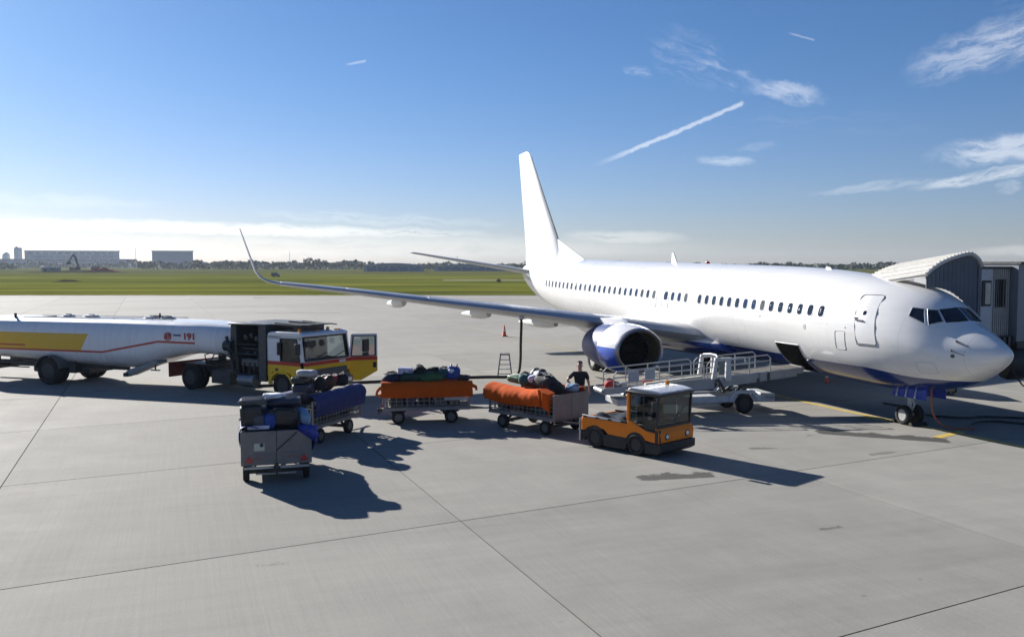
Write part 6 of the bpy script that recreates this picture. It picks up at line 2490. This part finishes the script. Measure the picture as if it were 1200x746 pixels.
def smooth_pts(pts, n=6):
    out = []
    for i in range(len(pts) - 1):
        p0, p1, p2, p3 = (Vector(pts[max(0, min(len(pts) - 1, k))]) for k in (i - 1, i, i + 1, i + 2))
        for q in range(n):
            u = q / n
            out.append(tuple(.5 * ((2 * p1) + (p2 - p0) * u + (2 * p0 - 5 * p1 + 4 * p2 - p3) * u * u + (3 * p1 - p0 - 3 * p2 + p3) * u**3)))
    return out + [pts[-1]]


mb.tube(smooth_pts([(11.93, 26.2, 1.50), (11.99, 26.1, 1.36), (12.02, 26.1, .9), (12.1, 26.15, .45), (12.35, 26.15, .14), (12.7, 26.05, .03), (13.2, 26.0, .03)]), .026, 8)
pc = mb.build('power_cable', CABLE)
tag(pc, 'orange-brown power cable hanging from the airliner nose down to the ground', 'cable')
mb = MB()
mb.box(11.87, 12.0, 26.1, 26.35, 1.40, 1.66)
mb.tube(smooth_pts([(11.87, 26.2, 1.52), (11.80, 26.15, 1.36), (11.83, 26.12, 1.22), (11.95, 26.1, 1.15)]), .02, 6)
mb.build('plug', M('plug_dark', (.06, .05, .045), .5), pc, bevel=.02)
for pts, lb in (([(13.1, 26.0, .03), (13.6, 26.9, .03), (14.4, 27.3, .03), (15.2, 26.8, .03), (16.2, 25.8, .03), (18, 24, .03)], 'black cable lying on the shaded apron beside the nose wheels'),
                ([(12.6, 30.9, .03), (13.2, 29.5, .03), (13.0, 28.4, .03), (13.9, 27.9, .03), (14.7, 28.1, .03), (16.4, 27.6, .03)], 'black cable trailing from the grey power unit behind the nose wheels')):
    mb = MB()
    mb.tube(smooth_pts(pts), .03, 8)
    tag(mb.build('cable', HOSE), lb, 'cable')
mb = MB()
for s in (-1, 1):
    mb.prism([(-.12, 0), (.12, 0), (.03, .13), (-.03, .13)], s * .12 - .07, s * .12 + .07, 'xz')
# chocks by the nose wheel
for (dx_, lb) in ((-.36, 'black rubber chock against the front of the nose wheels'), (.36, 'black rubber chock against the back of the nose wheels')):
    cx, cy, _ = ac2w(3.62 + dx_, 0)
    mb = MB()
    mb.prism([(-.09, 0), (.09, 0), (.02, .11), (-.02, .11)], -.28, .28, 'xz')
    ch = mb.build('wheel_chock', RUBBER, None, bevel=.01)
    ch.location = (cx, cy, .001)
    ch.rotation_euler = (0, 0, R(AC_RZ))
    tag(ch, lb, 'chock')

# ------------------------------------------------------------------ far side of the airfield
PXF = 1075.0


def bx(u, Y):
    return (u - 600) / PXF * Y


def bzz(v, Y):
    return CAM_H + (309.0 - v) / PXF * Y


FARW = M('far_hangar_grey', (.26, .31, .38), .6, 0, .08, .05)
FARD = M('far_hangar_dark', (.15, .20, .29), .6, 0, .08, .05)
FARR = M('far_roof', (.27, .30, .33), .6, 0, .08, .05)
FARL = M('far_light_wall', (.50, .52, .54), .6, 0, .08, .05)
WINF = M('far_window', (.07, .09, .12), .2)


def hangar(name, label, u0, u1, vtop, Y, depth, wall=FARW, gable=0.0, doors=3, skew=0.0, windows=0, base=0.0, vtop1=None):
    # each building stands square to the line of sight
    x0, h = bx(u0, Y), bzz(vtop, Y)
    k1 = (u1 - 600) / PXF
    skew = math.degrees(math.atan((600 - u1) / PXF))
    w = (k1 * Y - x0) / (cos(R(skew)) - k1 * sin(R(skew)))
    t = thing(name, label, 'building', (x0, Y, 0), skew)
    mb = MB()
    mb.box(0, w, 0, depth, 0, h * (1 - gable))
    mb.build('wall', wall, t)
    mb = MB()
    if gable:
        n = 8
        poly = [(-.5, h * (1 - gable))] + [(w * k / n, h * (1 - gable) + h * gable * (1 - (2 * k / n - 1) ** 2) + .3) for k in range(n + 1)] + [(w + .5, h * (1 - gable))]
        mb.prism(poly, -.6, depth + .5, 'xz')
    else:
        mb.box(-.8, w + .8, -.8, depth + .8, h - .7, h)
    mb.build('roof', FARR, t, smooth=False)
    for k in range(doors):
        mb = MB()
        a = w * (.06 + .88 * k / doors)
        mb.box(a, a + w * .80 / doors, -.35, .05, .2, h * (1 - gable) * .72)
        mb.build('door', FARD, t)
    for k in range(windows):
        mb = MB()
        a = w * (.04 + .92 * k / windows)
        mb.box(a, a + w * .6 / windows, -.3, .05, h * (1 - gable) * .80, h * (1 - gable) * .90)
        mb.build('window', WINF, t)
    return t


hangar('hangar', 'long pale hangar on the horizon behind the excavator', 30, 141, 293.3, 1250, 60, FARW, 0, 7, 0, 12)
hangar('terminal_annex', 'low wide building in front of the long hangar at the left edge', -30, 161, 303.2, 1180, 40, FARD, 0, 8, 0, 14)
hangar('hangar', 'tall square hangar on the horizon between the long hangar and the wingtip', 179, 227, 293.6, 1200, 60, FARD, 0, 2, 0, 0)
hangar('hangar', 'hangar with a pale end wall on the horizon left of the tailplane', 426, 497, 308.6, 560, 26, FARW, .35, 5, 0, 9)
hangar('hangar', 'round-roofed hangar on the horizon just left of the tail', 508, 604, 309.8, 600, 30, FARW, .4, 6, 0, 9)
hangar('house', 'small white house in the tree line left of the wingtip', 232, 247, 307.0, 1000, 14, FARL, .3, 1, 0, 3)
hangar('house', 'small pale house in the tree line right of the winglet', 303, 318, 306.5, 1020, 14, FARL, .3, 1, 0, 3)
hangar('house', 'low pale shed in the tree line midway to the bare trees', 330, 356, 307.4, 1000, 14, FARL, .2, 2, 0, 3)
hangar('house', 'low grey shed right of the bare trees', 383, 400, 308.0, 900, 14, FARW, .2, 2, 0, 2)
for (u, vt, r, lb) in ((20.5, 290.5, 3.0, 'left grey silo beside the long hangar'), (24.5, 291.5, 3.0, 'right grey silo against the long hangar')):
    Y = 1260
    t = thing('silo', lb, 'silo', (bx(u, Y), Y, 0))
    mb = MB()
    mb.cyl((0, 0, 0), (0, 0, bzz(vt, Y)), r, 14)
    mb.build('shaft', FARL, t)
    mb = MB()
    mb.lathe([(0, r * 1.05), (1.5, r * .6), (2.0, .1)], (0, 0, bzz(vt, Y)), (0, 0, 1), 14)
    mb.build('cap', FARR, t)
t = thing('radome', 'pale dome on the horizon at the far left', 'dome', (bx(8.5, 1260), 1260, 0))
mb = MB()
mb.lathe([(0, 5), (14, 5), (17, 4.6), (19.5, 3.2), (21, .2)], (0, 0, 0), (0, 0, 1), 18)
mb.build('shell', FARL, t)
for (u, vt, Y, lb) in ((160, 290, 1100, 'thin mast beside the long hangar'), (340, 295, 1000, 'thin mast right of the winglet'), (536, 300, 620, 'thin mast beyond the hangars near the tail')):
    mb = MB()
    mb.cyl((0, 0, 0), (0, 0, bzz(vt, Y)), .35, 8, .18)
    o = mb.build('mast', M('mast_grey', (.4, .42, .44), .5))
    o.location = (bx(u, Y), Y, 0)
    tag(o, lb, 'mast')

# excavator and works by the far road
EXC = thing('excavator', 'dark excavator with its arm raised at the earthworks on the far grass', 'excavator', (bx(91, 520), 520, 0), 0)
EXC.scale = (1.35, 1.35, 1.12)
DIG = M('excavator_dark', (.05, .05, .05), .6, 0, .2, 1)
mb = MB()
for y in (-1.2, 1.2):
    mb.prism([(-2.4, .1), (-2, .0), (2, .0), (2.4, .4), (2.0, .9), (-2.0, .9)], y - .35, y + .35, 'xz')
mb.build('track', DIG, EXC)
mb = MB()
mb.box(-2.6, 1.0, -1.3, 1.3, 1.0, 2.2)
mb.box(-2.8, -1.4, -1.3, 1.3, 1.0, 2.5)
mb.build('body', M('excavator_amber', (.14, .085, .02), .5), EXC, bevel=.1)
mb = MB()
mb.box(.0, 1.3, -1.3, -.2, 1.2, 3.2)
mb.build('cab', DIG, EXC, bevel=.1)
mb = MB()
mb.bar((.8, 0, 1.8), (-.4, 0, 7.0), .7)
mb.bar((-.4, 0, 7.0), (-1.4, 0, 8.9), .65)
mb.build('boom', DIG, EXC)
mb = MB()
mb.bar((-1.4, 0, 9.0), (-3.4, 0, 5.2), .5)
mb.build('arm', DIG, EXC)
mb = MB()
mb.prism([(-3.9, 5.3), (-2.9, 5.3), (-2.8, 4.0), (-3.8, 3.7), (-4.1, 4.4)], -.6, .6, 'xz')
mb.build('bucket', DIG, EXC)


def far_box(name, label, cat, u0, u1, v0, Y, dep, mat, parts=None):
    x0, x1, h = bx(u0, Y), bx(u1, Y), bzz(v0, Y)
    t = thing(name, label, cat, (x0, Y, 0))
    w = x1 - x0
    mb = MB()
    mb.box(0, w, 0, dep, .15, h)
    mb.build('wall', mat, t, bevel=.04)
    mb = MB()
    mb.box(-.1, w + .1, -.1, dep + .1, h, h + .18)
    mb.build('roof', FARR, t)
    mb = MB()
    mb.box(w * .15, w * .32, -.05, .02, .2, h * .8)
    mb.build('door', DIG, t)
    mb = MB()
    mb.box(w * .55, w * .8, -.05, .02, h * .4, h * .75)
    mb.build('window', WINF, t)


far_box('site_cabin', 'blue-grey site cabin left of the excavator', 'cabin', 49, 69, 313.6, 510, 3, M('cabin_blue', (.10, .17, .24), .6))
far_box('site_cabin', 'small dark site cabin right of the excavator', 'cabin', 107, 115, 312.2, 510, 3, M('cabin_dark', (.08, .09, .10), .6))
EARTH = M('dark_earth', (.035, .030, .020), 1, 0, .35, .3, bump=.5, bscale=2, spec=0)
REDEARTH = M('red_earth', (.12, .022, .016), 1, 0, .3, .3, spec=0)


def mound(label, u0, u1, h, Y, mat, seed):
    rg = random.Random(seed)
    x0, x1 = bx(u0, Y), bx(u1, Y)
    mb = MB()
    n, m_ = 28, 8
    hs_ = [rg.uniform(.6, 1) for _ in range(n + 1)]
    vs = []
    for i in range(n + 1):
        for j in range(m_ + 1):
            e = min(1, 3.2 * min(i, n - i) / n) * sin(pi * j / m_)
            vs.append((x0 + (x1 - x0) * i / n, Y - 5 + 10 * j / m_, -.05 + h * e * hs_[i] + (rg.uniform(-.08, .08) if e else 0)))
    mb.add(vs, [(i * (m_ + 1) + j, (i + 1) * (m_ + 1) + j, (i + 1) * (m_ + 1) + j + 1, i * (m_ + 1) + j + 1) for i in range(n) for j in range(m_)])
    tag(mb.build('spoil_heap', mat, None, angle=60), label, 'heap')


mound('dark earth heap around the excavator', 27, 152, 1.2, 500, EARTH, 1)
mound('red earth heap right of the excavator', 100, 141, 2.9, 503, REDEARTH, 2)
mound('low dark earth heap in the grass nearer than the excavator', 68, 90, .5, 245, EARTH, 3)

van = thing('van', 'small dark van driving on the grass road right of the wingtip', 'van', (bx(318, 330), 330, 0), 0)
mb = MB()
mb.prism([(0, .3), (3.0, .3), (3.0, .8), (2.5, .95), (2.1, 1.6), (.2, 1.6), (0, 1.2)], 0, 1.5, 'xz')
mb.build('body', M('van_dark', (.04, .045, .055), .3, 0, .1, coat=.4), van, bevel=.06)
mb = MB()
mb.prism([(.4, 1.05), (2.25, 1.05), (2.0, 1.5), (.45, 1.5)], -.02, .02, 'xz')
mb.build('window', WINF, van)
for x in (.6, 2.4):
    wheel(van, x, .1, .3, .3, .2, -1, GREY)
    wheel(van, x, 1.4, .3, .3, .2, 1, GREY)


# ---- trees and scrub along the horizon
BARK = M('bark', (.06, .05, .04), .9, 0, .3, 2)
LEAF = [M('leaf_dark', (.028, .045, .028), .85, 0, .35, .6), M('leaf_olive', (.06, .065, .028), .85, 0, .35, .6), M('leaf_autumn', (.085, .062, .03), .85, 0, .35, .6)]


def tree_mesh(h, w, seed, dens=330):
    rg = random.Random(seed)
    tr = MB()
    tr.tube([(0, 0, 0), (.05 * h * .2, 0, h * .35), (0, 0, h * .8)], [h * .03, h * .02, h * .006], 6)
    for k in range(7):
        a = rg.uniform(0, 6.3)
        z0 = h * rg.uniform(.25, .6)
        tr.tube([(0, 0, z0), (cos(a) * w * .3, sin(a) * w * .3, z0 + h * .22)], [h * .012, h * .004], 5)
    cr = MB()
    clumps = [(rg.gauss(0, w * .2), rg.gauss(0, w * .2), h * rg.uniform(.32, .9)) for _ in range(11)]
    for _ in range(dens):
        c = rg.choice(clumps)
        s = h * rg.uniform(.03, .07)
        p = Vector((c[0] + rg.gauss(0, w * .1), c[1] + rg.gauss(0, w * .1), c[2] + rg.gauss(0, h * .06)))
        u = Vector((rg.gauss(0, 1), rg.gauss(0, 1), rg.gauss(0, 1))).normalized() * s
        v = u.cross(Vector((rg.gauss(0, 1), rg.gauss(0, 1), rg.gauss(0, 1)))).normalized() * s
        cr.add([p - u, p + v, p + u, p - v], [(0, 1, 2, 3)])
    return tr.mesh('trunk', BARK), [cr.mesh('crown', LEAF[q], smooth=False) for q in range(3)]


TREES = [tree_mesh(1.0, w_, 50 + i) for i, w_ in enumerate((.7, .9, .55, 1.1))]
rt = random.Random(12)


def plant(u, vt, Y, kind, leaf, label, group=None, cat='tree', name='tree'):
    h = bzz(vt, Y)
    t = thing(name, label, cat, (bx(u, Y), Y, 0), rt.uniform(0, 360), group)
    tm, cms = TREES[kind]
    for n_, me_ in (('trunk', tm), ('crown', cms[leaf])):
        o = bpy.data.objects.new(n_, me_)
        COL.objects.link(o)
        o.parent = t
    t.scale = (h, h, h)


GT = 'trees along the hazy horizon'
LT = ('small dark tree in the hazy row along the horizon', 'small olive tree in the hazy row along the horizon', 'small brown tree in the hazy row along the horizon')
for u in [163, 167, 172, 176, 229, 234, 240, 251, 256, 262, 268, 273, 279, 285, 291, 297, 322, 327, 346, 352, 377, 382, 389, 396, 402, 408, 413, 419, 424, 500, 505, 610, 618, 630]:
    lf = rt.choice((0, 0, 1, 2))
    plant(u, rt.uniform(304.6, 307.6), rt.uniform(720, 800), rt.randrange(4), lf, LT[lf], GT)
for u, vt in ((358, 303.2), (363, 301.8), (368, 304.0), (373, 303.0)):
    plant(u, vt, 770, 2, 2, 'taller thin brown tree in the cluster standing above the horizon row', GT)
plant(585, 325.5, 222, 3, 0, 'round dark bush alone on the grass left of the tailplane', None, 'bush', 'bush')
wood = MB()
rg = random.Random(5)
for _ in range(16000):
    uu = rg.uniform(-500, 1700)
    Y = rg.uniform(1000, 1120) if 20 < uu < 165 else rg.uniform(780, 880)
    hmax = 6.4 + (1.0 if 150 < uu < 440 else -1.0) + 1.0 * sin(uu * .05) + .9 * sin(uu * .17 + 1) + .7 * sin(uu * .41)
    z = rg.uniform(0, 1) ** .7 * max(2.0, hmax) * (1 if Y > 950 else .82)
    s = rg.uniform(.8, 1.7)
    x = bx(uu, Y)
    u_ = Vector((rg.gauss(0, 1), rg.gauss(0, 1), rg.gauss(0, 1))).normalized() * s
    v_ = u_.cross(Vector((rg.gauss(0, 1), rg.gauss(0, 1), rg.gauss(0, 1)))).normalized() * s
    p = Vector((x, Y, z))
    wood.add([p - u_, p + v_, p + u_, p - v_], [(0, 1, 2, 3)])
tag(wood.build('far_woods', LEAF[0], None, smooth=False), 'low hazy belt of far trees along the horizon', 'trees', kind='stuff')

# ------------------------------------------------------------------ air
if HAZE > 0:
    hz = MB().box(-2600, 2600, -300, 2400, -1.6, 34).build('haze', [], None, smooth=False)
    tag(hz, kind='stuff')
    hm = bpy.data.materials.new('haze_air')
    hm.use_nodes = True
    ht = hm.node_tree
    ht.nodes.clear()
    ho = ht.nodes.new('ShaderNodeOutputMaterial')
    hv = ht.nodes.new('ShaderNodeVolumePrincipled')
    hv.inputs['Color'].default_value = (.74, .86, 1, 1)
    hv.inputs['Density'].default_value = HAZE
    hv.inputs['Anisotropy'].default_value = 0.3
    ht.links.new(hv.outputs[0], ho.inputs['Volume'])
    hz.data.materials.append(hm)
